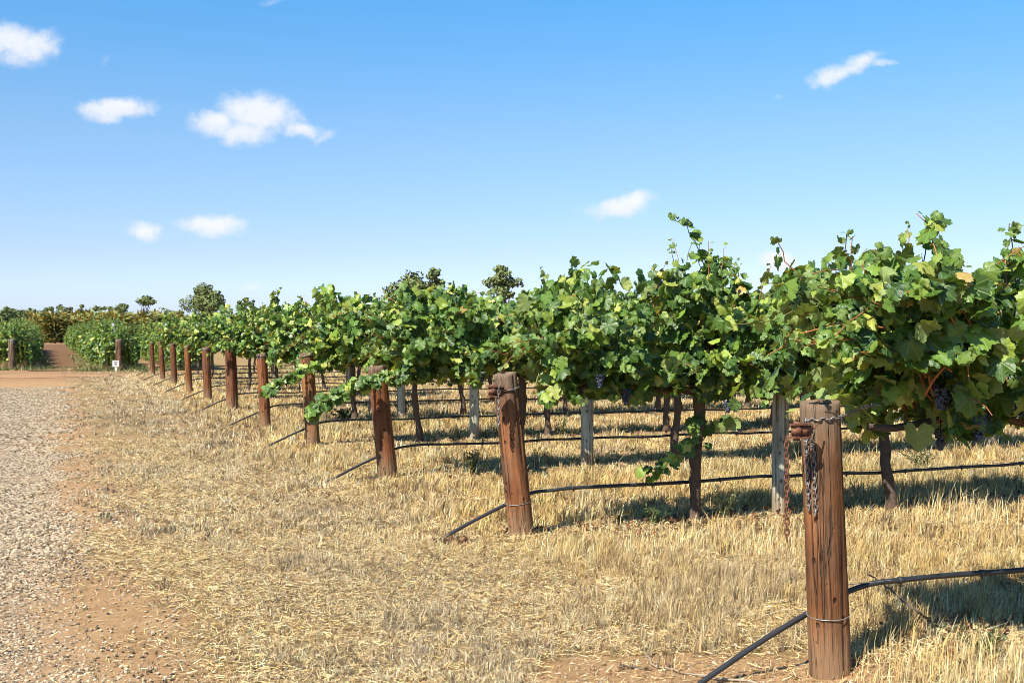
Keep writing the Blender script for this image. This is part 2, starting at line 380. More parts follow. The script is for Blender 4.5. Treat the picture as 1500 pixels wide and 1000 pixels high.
def grape_material():
    m, k = new_mat('grape_skin'); p = k.node('ShaderNodeTexCoord').outputs['Object']; n = k.noise(p, 60, 3, 0.6)
    finish(k, principled(k, k.mix(n, (0.010, 0.012, 0.028), (0.11, 0.135, 0.22)), 0.5, 0.5)); return m
M_GRAPE = grape_material()

# ------------------------------------------------------------------ ground, tracks
def axis(lo, hi, a, b, st):
    core = np.arange(a, b + st / 2, st); out = [core]; x = b; g = st
    up = []
    while x < hi: g = min(g * 1.18, 260); x += g; up.append(x)
    dn = []; x = a; g = st
    while x > lo: g = min(g * 1.18, 260); x -= g; dn.append(x)
    return np.concatenate([dn[::-1], core, up])
gx = axis(-2600, 2600, -7, 9, .09); gy = axis(-400, 4200, 2.5, 22, .09)
X, Y = np.meshgrid(gx, gy); Z = gh(X, Y)
nx, ny = len(gx), len(gy)
idx = np.arange(nx * ny).reshape(ny, nx)
Q = np.stack([idx[:-1, :-1], idx[:-1, 1:], idx[1:, 1:], idx[1:, :-1]], -1).reshape(-1, 4)
tag(mesh_tri('ground', np.stack([X, Y, Z], -1).reshape(-1, 3), Q, ground_material()), kind='structure')

def ribbon(name, left, right, z, mat):
    L = np.asarray(left, float); Rr = np.asarray(right, float); n = len(L)
    V = np.concatenate([np.c_[L, np.full(n, z)], np.c_[Rr, np.full(n, z)]])
    T = np.array([(i, n + i, n + i + 1, i + 1) for i in range(n - 1)])
    return tag(mesh_tri(name, V, T, mat, smooth=False), kind='structure')
sv = np.arange(-12, 30.6, .12)
edge_t = -3.0 + (vnoise(sv * .55, sv * 0 + 3) - .5) * .5 + (vnoise(sv * 2.7, sv * 0 + 9) - .5) * .22
edge_t = edge_t - 1.6 * sstep(sv, 23, 30.5)
ribbon('gravel_track', [P0 + RV * -7.2 + PV * q for q in sv], [P0 + RV * e + PV * q for e, q in zip(edge_t, sv)], 0.005, gravel_material())
xs = np.arange(-34, -8.5, .3)
lo = 36.4 + (xs + 18) * .06 + (vnoise(xs * .6, xs * 0) - .5) * 3.0 + np.clip(xs + 16, 0, 9) * 1.15; hi = 40.2 + (vnoise(xs * .8, xs * 0 + 4) - .5) * 1.4 - np.clip(xs + 16, 0, 9) * .16
ribbon('dirt_track', np.c_[xs, hi], np.c_[xs, np.minimum(lo, hi - .2)], 0.009, dirt_material('orange_dirt', (0.22, 0.10, 0.04), (0.44, 0.25, 0.12), (0.64, 0.48, 0.28)))
FD = np.array([(68 - 750) / F, 1.0]); FD /= np.linalg.norm(FD); FN = np.array([FD[1], -FD[0]])    # far block: direction of its rows, and across
FA = ground_at(17, 542)[:2]; FB = ground_at(174, 543)[:2]
lane0 = (FA + FB) / 2
ls = np.arange(-.5, 92, .6)
ribbon('dirt_lane', [lane0 + FD * q + FN * (-1.4 + (vnoise(q * .7, 1) - .5) * .5) for q in ls], [lane0 + FD * q + FN * (1.35 + (vnoise(q * .7, 8) - .5) * .5) for q in ls], 0.014,
       dirt_material('shaded_brown_dirt', (0.11, 0.056, 0.028), (0.20, 0.105, 0.052), (0.29, 0.165, 0.09)))  # brown soil, its colour darkened to stand for shade across the lane

# loose gravel
def stones():
    r = np.random.RandomState(11); out = []
    ico = np.array([(0, 0, 1), (.89, 0, .45), (.28, .85, .45), (-.72, .53, .45), (-.72, -.53, .45), (.28, -.85, .45), (.72, .53, -.45), (-.28, .85, -.45), (-.89, 0, -.45), (-.28, -.85, -.45), (.72, -.53, -.45), (0, 0, -1)])
    it = np.array([(0, 1, 2), (0, 2, 3), (0, 3, 4), (0, 4, 5), (0, 5, 1), (1, 6, 2), (2, 7, 3), (3, 8, 4), (4, 9, 5), (5, 10, 1), (6, 7, 2), (7, 8, 3), (8, 9, 4), (9, 10, 5), (10, 6, 1), (11, 7, 6), (11, 8, 7), (11, 9, 8), (11, 10, 9), (11, 6, 10)])
    VV = []; CC = []
    for (s0, s1, n, lo_, hi_) in ((-2.2, 4, 70000, .003, .0095), (4, 11, 45000, .005, .013), (11, 29, 26000, .008, .019)):
        t = -3.0 + .5 - r.gamma(1.7, .85, n); s = r.uniform(s0, s1, n)
        keep = (t > -6.8) & (r.rand(n) < 1.0 * sstep(vnoise(t * 1.7 + 20, s * 1.3), .0, .6) + .25)
        thin = r.rand(n) < np.clip(1 - .86 * sstep(t + (vnoise(s * 1.4 + 40, t * 2) - .5) * .9, -3.25, -2.75), 0, 1); keep &= thin
        t = t[keep]; s = s[keep]; n = len(t)
        sz = lo_ + (hi_ - lo_) * r.rand(n) ** 2.2
        p = P0 + np.outer(t, RV) + np.outer(s, PV)
        V = ico[None] * (1 + .25 * (r.rand(n, 12, 1) - .5)) * sz[:, None, None] * np.stack([r.uniform(.8, 1.4, n), r.uniform(.8, 1.3, n), r.uniform(.5, .9, n)], -1)[:, None, :]
        a = r.rand(n) * 6.28; ca, sa = np.cos(a)[:, None], np.sin(a)[:, None]
        x = V[..., 0] * ca - V[..., 1] * sa; y = V[..., 0] * sa + V[..., 1] * ca
        VV.append(np.stack([x + p[:, :1], y + p[:, 1:], V[..., 2] + sz[:, None] * .35 + .004], -1).reshape(-1, 3))
        c = np.array([.50, .41, .29]) * r.choice([.2, .4, .7, .95, 1.15, 1.35], (n, 1)) * np.array([1, 1, 1]) + r.rand(n, 1) * np.array([.06, .03, 0])
        CC.append(np.repeat(c, 12, 0))
    V = np.concatenate(VV); n = len(V) // 12
    T = (it[None] + (np.arange(n) * 12)[:, None, None]).reshape(-1, 3)
    tag(mesh_tri('gravel', V, T, M_STONE, np.clip(np.concatenate(CC), .05, .8), smooth=False), kind='stuff')
stones()
def clods():
    r = np.random.RandomState(29); P = []
    t = r.uniform(-3.1, -1.7, 5200); q = r.uniform(-1.5, 9, 5200); P.append(P0 + np.outer(t, RV) + np.outer(q, PV))
    P.append(np.c_[r.normal(.85, .55, 2600), r.normal(5.1, .30, 2600)])
    for n in range(3): P.append(np.array([rowpt(n, a, b) for a, b in zip(r.uniform(-.4, 4, 900), r.normal(0, .22, 900))]))
    P = np.concatenate(P); n = len(P); sz = .0025 + .0095 * r.rand(n) ** 3
    oc = np.array([(1, 0, 0), (0, 1, 0), (-1, 0, 0), (0, -1, 0), (0, 0, 1), (0, 0, -1)], float); ot = np.array([(0, 1, 4), (1, 2, 4), (2, 3, 4), (3, 0, 4), (1, 0, 5), (2, 1, 5), (3, 2, 5), (0, 3, 5)])
    V = oc[None] * r.uniform(.55, 1.3, (n, 6, 1)) * sz[:, None, None] * np.array([1.2, 1.2, .8]); V = V + np.c_[P, gh(P[:, 0], P[:, 1]) + sz * .25][:, None]
    C = np.array([[.42, .25, .12], [.50, .33, .18], [.30, .17, .08], [.56, .45, .30]])[r.randint(0, 4, n)] * r.uniform(.7, 1.2, (n, 1))
    tag(mesh_tri('soil_clods', V.reshape(-1, 3), (ot[None] + (np.arange(n) * 6)[:, None, None]).reshape(-1, 3), M_STONE, np.repeat(C, 6, 0), smooth=False), kind='stuff')
clods()

# ------------------------------------------------------------------ dry grass
PAL = np.array([[.86, .65, .32], [.80, .55, .21], [.92, .76, .46], [.66, .45, .20], [.38, .24, .11], [.86, .64, .29], [.76, .56, .31], [.20, .125, .065]])
def bare_mask(x, y):
    """1 where the soil is bare: the worn patch left of the front post, the foot of posts"""
    q = np.hypot((x - .80 + (vnoise(x * 3, y * 3) - .5) * .5) / .86, (y - 5.12 + (vnoise(x * 3 + 9, y * 3) - .5) * .3) / .46)
    return 1 - sstep(q, .75, 1.15)
def grass():
    r = np.random.RandomState(3)
    VV = []; TT = []; CC = []; base = 0
    def emit(x, y, h, wd, az, lean, five, tint):
        nonlocal base
        n = len(x); z = gh(x, y) - .004
        fa = r.rand(n) * 6.28 if five else r.normal(0, .6, n)              # which way the blade's flat faces
        wx, wy = np.cos(fa) * wd / 2, np.sin(fa) * wd / 2
        lx, ly = np.cos(az), np.sin(az)
        b = np.stack([x, y, z], -1); wv = np.stack([wx, wy, np.zeros(n)], -1)
        tip = b + np.stack([lx * h * np.sin(lean), ly * h * np.sin(lean), h * np.cos(lean)], -1)
        if five:
            mid = b + np.stack([lx * h * .5 * np.sin(lean * .45), ly * h * .5 * np.sin(lean * .45), h * .55 * np.cos(lean * .45)], -1)
            V = np.stack([b - wv, b + wv, mid - wv * .8, mid + wv * .8, tip], 1).reshape(-1, 3)
            T = (np.array([(0, 1, 3), (0, 3, 2), (2, 3, 4)])[None] + (np.arange(n) * 5)[:, None, None]).reshape(-1, 3); m = 5
        else:
            V = np.stack([b - wv, b + wv, tip], 1).reshape(-1, 3)
            T = (np.arange(n * 3)).reshape(-1, 3); m = 3
        VV.append(V); TT.append(T + base); base += len(V); CC.append(np.repeat(tint, m, 0))
    def tints(n, x, y):
        c = PAL[r.randint(0, len(PAL), n)] * r.uniform(.64, 1.22, (n, 1))
        g = sstep(vnoise(x * .7 + 50, y * .7), .62, .85)[:, None]
        c = c * (1 - .30 * g) + np.array([.22, .19, .15]) * .30 * g
        gold = sstep(vnoise(x * 1.1 + 11, y * 1.1 + 70), .55, .8)[:, None]
        c = c * (1 - gold * .35 * np.array([[0, .12, .5]]))
        return c
    def height(x, y):
        t, s = ts(x, y); rr = np.abs(((s + SP / 2) % SP) - SP / 2)
        inrow = sstep(t, -1.0, .1)
        h = .045 + .05 * sstep(t, -2.3, -.8) * vnoise(x * 1.3, y * 1.3) + inrow * .034
        h = h * (.55 + .9 * vnoise(x * 2.1 + 4, y * 2.1)) + .035 * sstep(vnoise(x * 1.5 + 80, y * 1.5 + 8), .6, .85)
        h = h * (1 - .6 * inrow * np.exp(-(rr / .3) ** 2))
        return h
    for (d0, d1, dens, wd, five, tuft) in ((4.2, 8.2, 4300, .0040, True, 9), (8.2, 14, 2100, .0065, True, 8), (14, 25, 820, .0105, True, 7), (25, 43, 300, .020, False, 6), (43, 62, 130, .034, False, 5)):
        area = .62 * (d1 * d1 - d0 * d0); n = int(area * dens / tuft)
        d = np.sqrt(r.uniform(d0 * d0, d1 * d1, n)); x = d * r.uniform(-.53, .71, n)
        t, s = ts(x, d); rr = np.abs(((s + SP / 2) % SP) - SP / 2)
        den = sstep(t + (vnoise(x * 1.6, d * 1.6) - .5) * 1.1, -2.9, -2.0)
        den *= .45 + .75 * sstep(vnoise(x * 1.9 + 3, d * 1.9 + 60), .25, .6)
        den *= 1 - .98 * bare_mask(x, d)
        den *= 1 - .85 * np.exp(-(rr / .30) ** 2) * sstep(t, -.3, .3)
        den *= np.where(x < -11, 1 - sstep(d + (x + 16) * .3, 41, 43), 1)
        den *= np.where((s > 19.5) & (t > 6), .35, 1)
        # stay clear of the far cross track
        den *= np.where((x < -10) & (d > 30), 1 - .75 * sstep(-x - .0 - 10 - (40 - d) * .35, 0, 3.5), 1)
        keep = r.rand(n) < den; x = x[keep]; y = d[keep]; n = len(x)
        k = np.maximum(2, r.poisson(tuft, n)); X_ = np.repeat(x, k); Y_ = np.repeat(y, k); N = len(X_)
        az0 = np.repeat(r.rand(n) * 6.28, k); sp = np.repeat(r.uniform(.012, .05, n), k) * (wd / .004) ** .5
        hh = np.repeat(height(x, y) * r.uniform(.55, 1.35, n), k) * r.uniform(.5, 1.2, N)
        ro = r.rand(N) ** .5 * sp; ra = r.rand(N) * 6.28
        px = X_ + ro * np.cos(ra); py = Y_ + ro * np.sin(ra)
        T_, S_ = ts(px, py)
        mown = 1 - sstep(T_, -1.4, -.2)
        lean = np.abs(r.normal(.36, .38, N)) * (1 - mown) + mown * np.clip(r.normal(.85, .45, N), 0, 1.5)
        az = np.where(r.rand(N) < .5, ra, az0) + r.normal(0, .5, N)
        drift = r.rand(N) < .35 * (1 - mown); az = np.where(drift, r.normal(.3, .5, N), az)
        c0 = np.repeat(tints(n, x, y), k, 0) * r.uniform(.8, 1.2, (N, 1))
        pale = (mown * .55)[:, None]; c0 = c0 * (1 - pale) + (c0.mean(1, keepdims=True) * np.array([1.22, 1.02, .74])) * pale
        grn = (sstep(vnoise(px * .33 + 14, py * .33 + 2), .72, .9) * .5 + .5 * sstep(py, 38, 42))[:, None] * (r.rand(N, 1) < .5)
        c0 = c0 * (1 - grn) + np.array([.20, .22, .08]) * grn
        emit(px, py, hh, wd * r.uniform(.6, 1.4, N), az, lean, five, c0)
    # flattened straw lying on the soil
    for (d0, d1, dens, wd) in ((4.2, 8.5, 9000, .0030), (8.5, 16, 3000, .0050)):
        n = int(.53 * (d1 * d1 - d0 * d0) * dens); d = np.sqrt(r.uniform(d0 * d0, d1 * d1, n)); x = d * r.uniform(-.53, .53, n)
        t, s = ts(x, d); den = sstep(t + (vnoise(x * 2, d * 2) - .5) * .9, -2.9, -2.3) * (1 - .93 * bare_mask(x, d)) + .03
        keep = r.rand(n) < den; x = x[keep]; d = d[keep]; n = len(x)
        c0 = PAL[r.randint(0, len(PAL), n)] * r.uniform(.7, 1.25, (n, 1)) * np.array([1.03, 1.0, 1.0])
        az = r.rand(n) * 6.28; h = r.uniform(.018, .065, n)
        x2, y2 = x, d
        b = np.stack([x2, y2, gh(x2, y2) + r.uniform(.004, .022, n)], -1)
        dv = np.stack([np.cos(az) * h, np.sin(az) * h, r.normal(0, .012, n)], -1); wv = np.stack([-np.sin(az) * wd / 2, np.cos(az) * wd / 2, r.normal(0, .001, n)], -1)
        V = np.stack([b - wv, b + wv, b + dv + wv * .6, b + dv - wv * .6], 1).reshape(-1, 3)
        T = (np.array([(0, 1, 2), (0, 2, 3)])[None] + (np.arange(n) * 4)[:, None, None]).reshape(-1, 3)
        VV.append(V); TT.append(T + base); base += len(V); CC.append(np.repeat(c0, 4, 0))
    # taller loose tussocks
    cl = [(ground_at(px, py)[:2], sp, n, h) for (px, py, sp, n, h) in (
        (1330, 985, .14, 120, .24), (1395, 970, .16, 140, .26), (1455, 985, .16, 150, .30), (1500, 1010, .14, 120, .30), (1380, 1012, .12, 110, .22), (1290, 1010, .10, 70, .16), (1440, 1030, .14, 120, .28),
        (830, 800, .30, 160, .22), (920, 790, .3, 160, .24), (1020, 800, .3, 170, .22), (1130, 800, .3, 170, .24), (1250, 790, .3, 170, .26), (1340, 770, .25, 130, .34), (1440, 760, .25, 130, .36), (1390, 750, .22, 90, .4),
        (1090, 690, .4, 200, .26), (1240, 675, .4, 200, .30), (1400, 660, .4, 200, .3), (900, 700, .35, 160, .26), (700, 690, .35, 150, .24), (620, 700, .3, 120, .24), (520, 790, .25, 120, .15), (560, 800, .25, 130, .16), (430, 940, .2, 130, .12))]
    for (c, sp, n, h) in cl:
        a = r.rand(n) * 6.28; ro = r.rand(n) ** .7 * sp * 2.0; x = c[0] + np.cos(a) * ro; y = c[1] + np.sin(a) * ro * .8
        wd = .0036 * max(1, c[1] / 7)
        emit(x, y, .7 * h * r.uniform(.45, 1.1, n), wd * r.uniform(.6, 1.3, n), r.normal(.35, .9, n), np.abs(r.normal(.35, .28, n)), True, PAL[r.randint(0, 4, n)] * r.uniform(.8, 1.2, (n, 1)))
    for (px, py, sp, n, h) in ((250, 776, .16, 420, .035), (232, 815, .09, 150, .03), (425, 968, .17, 420, .05), (470, 985, .12, 250, .045), (640, 908, .2, 420, .05), (560, 768, .2, 300, .06), (180, 622, .5, 400, .05), (150, 612, .5, 300, .05), (330, 632, .5, 300, .05), (205, 690, .3, 260, .04), (720, 930, .15, 260, .04)):
        c = ground_at(px, py)[:2]; a = r.rand(n) * 6.28; ro = r.rand(n) ** .6 * sp; wd = .0036 * max(1, c[1] / 7)
        emit(c[0] + np.cos(a) * ro * 1.6, c[1] + np.sin(a) * ro, h * r.uniform(.4, 1.2, n), wd * r.uniform(.6, 1.3, n), r.rand(n) * 6.28, np.abs(r.normal(.6, .4, n)), True, np.array([[.17, .15, .10], [.24, .20, .13], [.14, .15, .08], [.40, .31, .19]])[r.randint(0, 4, n)] * r.uniform(.8, 1.2, (n, 1)))
    tag(mesh_tri('dry_grass', np.concatenate(VV), np.concatenate(TT), M_GRASS, np.clip(np.concatenate(CC), .02, .85), smooth=False), kind='stuff')
grass()
def verge():
    r = np.random.RandomState(23); P = []; H = []; C = []
    for (a, b, wd, n, h, green) in ((ground_at(-60, 541)[:2], ground_at(128, 541)[:2], .9, 2600, .12, .35), (ground_at(66, 538)[:2], ground_at(215, 545)[:2], .8, 2200, .16, .6), (FA + FD * 1 + FN * 1.0, FA + FD * 30 + FN * 1.0, .35, 2200, .26, .65), (FB + FD * 1 - FN * 1.0, FB + FD * 30 - FN * 1.0, .35, 2200, .26, .65),
                                     (FA - FN * 1.6, FA + FN * 1.3, .5, 900, .42, .8), (FB - FN * 1.3, FB + FN * 2.6, .5, 1100, .45, .85)):
        f = r.rand(n)[:, None]; p = a * (1 - f) + b * f + r.normal(0, wd * .5, (n, 2)); P.append(p); H.append(h * .5 * r.uniform(.3, 1.2, n))
        g = (r.rand(n, 1) < green); C.append(np.where(g, np.array([.14, .19, .055]), PAL[r.randint(0, 7, n)]) * r.uniform(.6, 1.2, (n, 1)))
    P = np.concatenate(P); H = np.concatenate(H); C = np.concatenate(C); n = len(P)
    a = r.rand(n) * 6.28; w_ = np.stack([np.cos(a), np.sin(a), 0 * a], -1) * .013; b = np.c_[P, np.zeros(n)]
    tip = b + np.stack([r.normal(0, .4, n) * H, r.normal(0, .4, n) * H, H], -1)
    V = np.stack([b - w_, b + w_, tip], 1).reshape(-1, 3)
    tag(mesh_tri('verge_grass', V, np.arange(3 * n).reshape(-1, 3), M_GRASS, np.repeat(C, 3, 0), smooth=False), kind='stuff')
verge()

# green weeds growing under the vines' line: ground cover in the rows
# ------------------------------------------------------------------ vines
def leaf_template(lod):
    if lod == 0:
        half = [(8, .88), (13, .92), (20, .80), (27, .74), (34, .84), (40, .86), (46, .96), (54, .83), (61, .85), (70, .73), (79, .69), (88, .77), (94, .76), (102, .84), (112, .68), (121, .71), (132, .58), (143, .60), (155, .48), (168, .30), (177, .10)]
    elif lod == 1:
        half = [(14, .88), (27, .74), (46, .95), (62, .82), (79, .69), (102, .84), (125, .68), (148, .52), (172, .15)]
    else:
        half = [(27, .7), (46, .95), (79, .66), (105, .8), (150, .5)]
    o = [(0, 1.0)] + half + [(-a, q) for a, q in half[::-1]]
    P = np.array([(q * math.sin(R(a)), q * math.cos(R(a))) for a, q in o]); n = len(P)
    if lod == 0:
        V = np.concatenate([[(0, 0)], P * .52, P]); T = []
        for i in range(n):
            j = (i + 1) % n
            T += [(0, 1 + j, 1 + i), (1 + i, 1 + j, 1 + n + j), (1 + i, 1 + n + j, 1 + n + i)]
    else:
        V = np.concatenate([[(0, 0)], P]); T = [(0, 1 + (i + 1) % n, 1 + i) for i in range(n)]
    return V, np.array(T)
TEMPL = [leaf_template(k) for k in (0, 1, 2)]

def unit(v): return v / (np.linalg.norm(v, axis=-1, keepdims=True) + 1e-9)
def leaves_mesh(P, N, Tp, S, C, lod, r):
    tv, tt = TEMPL[lod]; n = len(P); m = len(tv)
    N = unit(N); Tp = unit(Tp - N * (Tp * N).sum(-1, keepdims=True)); B = np.cross(Tp, N)
    a = r.normal(-.30, .28, n)[:, None]; b = r.normal(.25, .28, n)[:, None]; c = r.normal(0, .13, n)[:, None]; w_ = r.uniform(.85, 1.12, n)[:, None]
    x, y = tv[:, 0][None], tv[:, 1][None]; rr = x * x + y * y; ang = np.arctan2(x, y)
    z = a * rr + b * np.abs(x) + c * np.sin(x * 5 + a * 20) + .07 * rr * np.cos(ang * 7.8)
    V = P[:, None] + S[:, None, None] * ((x * w_)[..., None] * B[:, None] + (y + 0 * w_)[..., None] * Tp[:, None] + z[..., None] * N[:, None])
    T = (tt[None] + (np.arange(n) * m)[:, None, None]).reshape(-1, 3)
    return V.reshape(-1, 3), T, np.repeat(C, m, 0), np.tile(tv, (n, 1))

def leaf_colours(n, r, young):
    base = np.array([[.036, .075, .014], [.052, .105, .017], [.078, .140, .022], [.030, .066, .020], [.125, .195, .030], [.21, .265, .045], [.30, .32, .070], [.30, .20, .06]])
    p = np.array([.185, .205, .18, .11, .14, .11, .065, .005])
    c = base[r.choice(len(base), n, p=p)] * r.uniform(.9, 1.4, (n, 1))
    y = np.array([.15, .21, .045])
    return c * (1 - young[:, None]) + y * young[:, None]

def grow(r, p, d, length, grav, step=.06, jit=.13, zmin=.82):
    pts = [p.copy()]; d = d / np.linalg.norm(d); n = max(3, int(length / step))
    for i in range(n):
        d = d + np.array([0, 0, -grav * (i / n) * 1.6]) + r.normal(0, jit, 3); d /= np.linalg.norm(d)
        if p[2] < zmin and d[2] < 0: d[2] *= .2
        p = p + d * step; pts.append(p.copy())
    return np.array(pts)

CORD = 1.08
def vine_parts(seed, lod, armL=1.02, armR=1.02, extra=(), bunches=4, vigour=1.0, shape=None, trunk=True, dens=1.0, fill=900, zcut=.90, clear_post=False):
    """returns arrays for foliage, canes, trunk and a list of bunch positions; local +X runs along the row"""
    r = np.random.RandomState(seed)
    shoots = []
    for x in np.arange(-armL, armR, .078 / dens):
        for c in range(2):
            k = r.rand(); side = 1 if r.rand() < .5 else -1
            p = np.array([x + r.normal(0, .04), side * .04, CORD + r.normal(0, .03)])
            vg = vigour * (shape(x) if shape else 1.0)
            if k < .48: s = grow(r, p, np.array([r.normal(0, .38), side * abs(r.normal(.28, .2)), 1.0]), r.uniform(.55, 1.12) * vg, .10)
            elif k < .78: s = grow(r, p, np.array([r.normal(0, .4), side * r.uniform(.5, 1.0), .65]), r.uniform(.55, 1.0) * vg, .18, zmin=1.02)
            else: s = grow(r, p, np.array([r.normal(0, .5), side * .7, .0]), r.uniform(.22, .42), .14, zmin=.97)
            shoots.append((s, 1.0))
    for e in extra:
        q = smooth_path(e[0], max(5, int(e[1] / .055))); q[1:] += r.normal(0, .012, (len(q) - 1, 3)); shoots.append((q, e[2] if len(e) > 2 else .98))
    P = []; N = []; T = []; S = []; YG = []
    for (s, mul) in shoots:
        m = len(s)
        for i in range(1, m):
            f = i / (m - 1)
            for q in range(1 + (r.rand() < (.62 if mul == 1.0 else .5)) + (r.rand() < .25)):
                side = np.sign(s[i][1]) if abs(s[i][1]) > .06 else (1 if r.rand() < .5 else -1)
                out = np.array([r.normal(0, .6), side * abs(r.normal(.7, .45)), r.normal(.25, .5)]); out /= np.linalg.norm(out)
                size = (.079 - .052 * max(0, (f - .55) / .45)) * r.uniform(.45, 1.28) * mul
                P.append(s[i] + out * r.uniform(.03, .10) * (1.15 - .7 * f))
                N.append(np.array([out[0] * .6 - .38, side * .72, .80]) + r.normal(0, .66, 3))
                T.append(out * .55 + np.array([0, 0, -.75]) + r.normal(0, .38, 3))
                S.append(size); YG.append(np.clip((f - .7) / .3, 0, 1) * .6 * (r.rand() < .8))
    ph = r.rand(3) * 6
    for i in range(fill):                              # lateral shoots close the hedge between the main canes
        x = r.uniform(-armL - .08, armR + .08); f = r.rand() ** .8; z = .99 + f * ((.80 + .10 * math.sin(x * 3.1 + ph[0]) + .07 * math.sin(x * 7 + ph[1])) * vigour)
        hw = (.20 + .30 * min(1, (z - .95) / .35)) * (1 - .45 * max(0, f - .6) / .4) * (1 + .18 * math.sin(x * 5 + z * 4 + ph[2]))
        side = -1 if r.rand() < .6 else 1; y = side * hw * (r.rand() ** .35 if f < .88 else r.rand())
        if vnoise(x * 3.3 + ph[0] * 9, z * 3.6 + ph[1] * 9 + side * 31) < .40: continue
        P.append(np.array([x, y, z])); N.append(np.array([r.normal(-.3, .5), side * .75, .75]) + r.normal(0, .62, 3)); T.append(np.array([r.normal(0, .5), side * .5, -.8]) + r.normal(0, .3, 3))
        S.append(.080 * r.uniform(.55, 1.2)); YG.append(.25 * (r.rand() < .2))
    P, N, T, S, YG = map(np.array, (P, N, T, S, YG)); ok = P[:, 2] > (zcut if fill else .1)
    if clear_post: ok &= ~((P[:, 0] < -1.22) & (P[:, 0] > -1.70) & (P[:, 1] < .12) & (P[:, 2] < 1.30)) & ~((P[:, 0] < -.98) & (P[:, 0] > -2.02) & (P[:, 1] < -.12) & (P[:, 2] < 1.36))
    P, N, T, S, YG = P[ok], N[ok], T[ok], S[ok], YG[ok]
    fol = leaves_mesh(P, N, T, S, leaf_colours(len(P), r, YG), lod, r)
    cane = Bag()
    for (s, mul) in shoots:
        if lod == 2 and r.rand() < .6: continue
        lim = np.where((s[:, 0] < -1.15) & clear_post, 1.34, zcut + .02); bad = np.nonzero(s[:, 2] < lim)[0]
        if fill and len(bad) and bad[-1] > 2: s = s[:max(bad[bad > 2][0] - 1, 0)] if len(bad[bad > 2]) else s
        if len(s) < 3: continue
        col = np.array([.44, .16, .055]) * r.uniform(.6, 1.2) if r.rand() < .75 else np.array([.20, .19, .06])
        cane.tube(s, np.linspace(.0058, .0022, len(s)), 4 if lod else 5, col, cap=False)
    bag = Bag()
    if trunk:
        lean = r.normal(0, .05, 2); zs = np.linspace(-.05, CORD, 16)
        pth = np.array([[lean[0] * z + .016 * math.sin(z * 9 + seed), lean[1] * z + .014 * math.sin(z * 7 + seed * 2), z] for z in zs])
        bag.tube(pth, np.interp(zs, [-.05, .05, .2, .8, CORD], [.060, .054, .042, .038, .048]) * r.uniform(.82, 1.2, 16), 10 if lod < 2 else 6, np.array([.15, .105, .078]), rough=.22, rng=r)
        for (e, sg) in ((armL, -1), (armR, 1)):
            xs_ = np.linspace(0, e * .92, 9) * sg
            bag.tube(np.c_[xs_ + pth[-1][0], np.sin(xs_ * 5 + seed) * .02 + pth[-1][1] * (1 - abs(xs_) / e), CORD - .02 + .025 * np.sin(xs_ * 7 + seed) - .06 * np.exp(-(xs_ / .1) ** 2)], np.linspace(.028, .014, 9), 7 if lod < 2 else 5, np.array([.14, .098, .072]), rough=.25, rng=r)
        for _ in range(5 if lod < 2 else 0):          # peeling bark strips
            z = r.uniform(.1, .8); a = r.rand() * 6.28
            q = np.array([[math.cos(a) * .04, math.sin(a) * .04, z], [math.cos(a) * .046, math.sin(a) * .046, z + .08], [math.cos(a) * .035, math.sin(a) * .035, z + .17]])
            bag.tube(q + np.array([lean[0] * z, lean[1] * z, 0]), [.004, .006, .003], 4, np.array([.20, .15, .11]))
    bl = [np.array([r.uniform(-armL * .9, armR * .9), (-1 if r.rand() < .7 else 1) * r.uniform(.04, .20), r.uniform(1.03, 1.14)]) for _ in range(bunches)]
    return fol, cane, bag, bl

def sphere(n1=7, n2=5):
    V = [(0, 0, 1)] + [(math.sin(PI * i / n2) * math.cos(2 * PI * j / n1), math.sin(PI * i / n2) * math.sin(2 * PI * j / n1), math.cos(PI * i / n2)) for i in range(1, n2) for j in range(n1)] + [(0, 0, -1)]
    T = []
    for j in range(n1):
        T.append((0, 1 + j, 1 + (j + 1) % n1))
        for i in range(n2 - 2):
            a, b = 1 + i * n1 + j, 1 + i * n1 + (j + 1) % n1
            T += [(a, a + n1, b + n1), (a, b + n1, b)]
        a, b = 1 + (n2 - 2) * n1 + j, 1 + (n2 - 2) * n1 + (j + 1) % n1
        T.append((a, len(V) - 1, b))
    return np.array(V), np.array(T)
SPH = sphere(); SPH_LO = sphere(5, 4)
def bunch_mesh(seed, lod):
    r = np.random.RandomState(seed); b = Bag(); V, T = SPH if lod == 0 else SPH_LO
    L = .115; n = 80 if lod == 0 else 40
    for i in range(n):
        f = r.rand() ** .8; rad = .036 * (1 - f) ** .6 + .006; a = r.rand() * 6.28
        b.add(V * r.uniform(.0068, .0092) * (1.0 if lod == 0 else 1.3) + np.array([math.cos(a) * rad * r.uniform(.6, 1), math.sin(a) * rad * r.uniform(.6, 1), -.03 - f * L]), T)
    b.tube([(0, 0, .05), (0, 0, 0), (.003, 0, -.08)], [.003, .003, .002], 5, m=1)
    o = b.build('grape_bunch', [M_GRAPE, M_CANE], color=False); me = o.data; bpy.data.objects.remove(o); return me
BUNCH = [bunch_mesh(70 + i, 0) for i in range(3)] + [bunch_mesh(80 + i, 1) for i in range(2)]

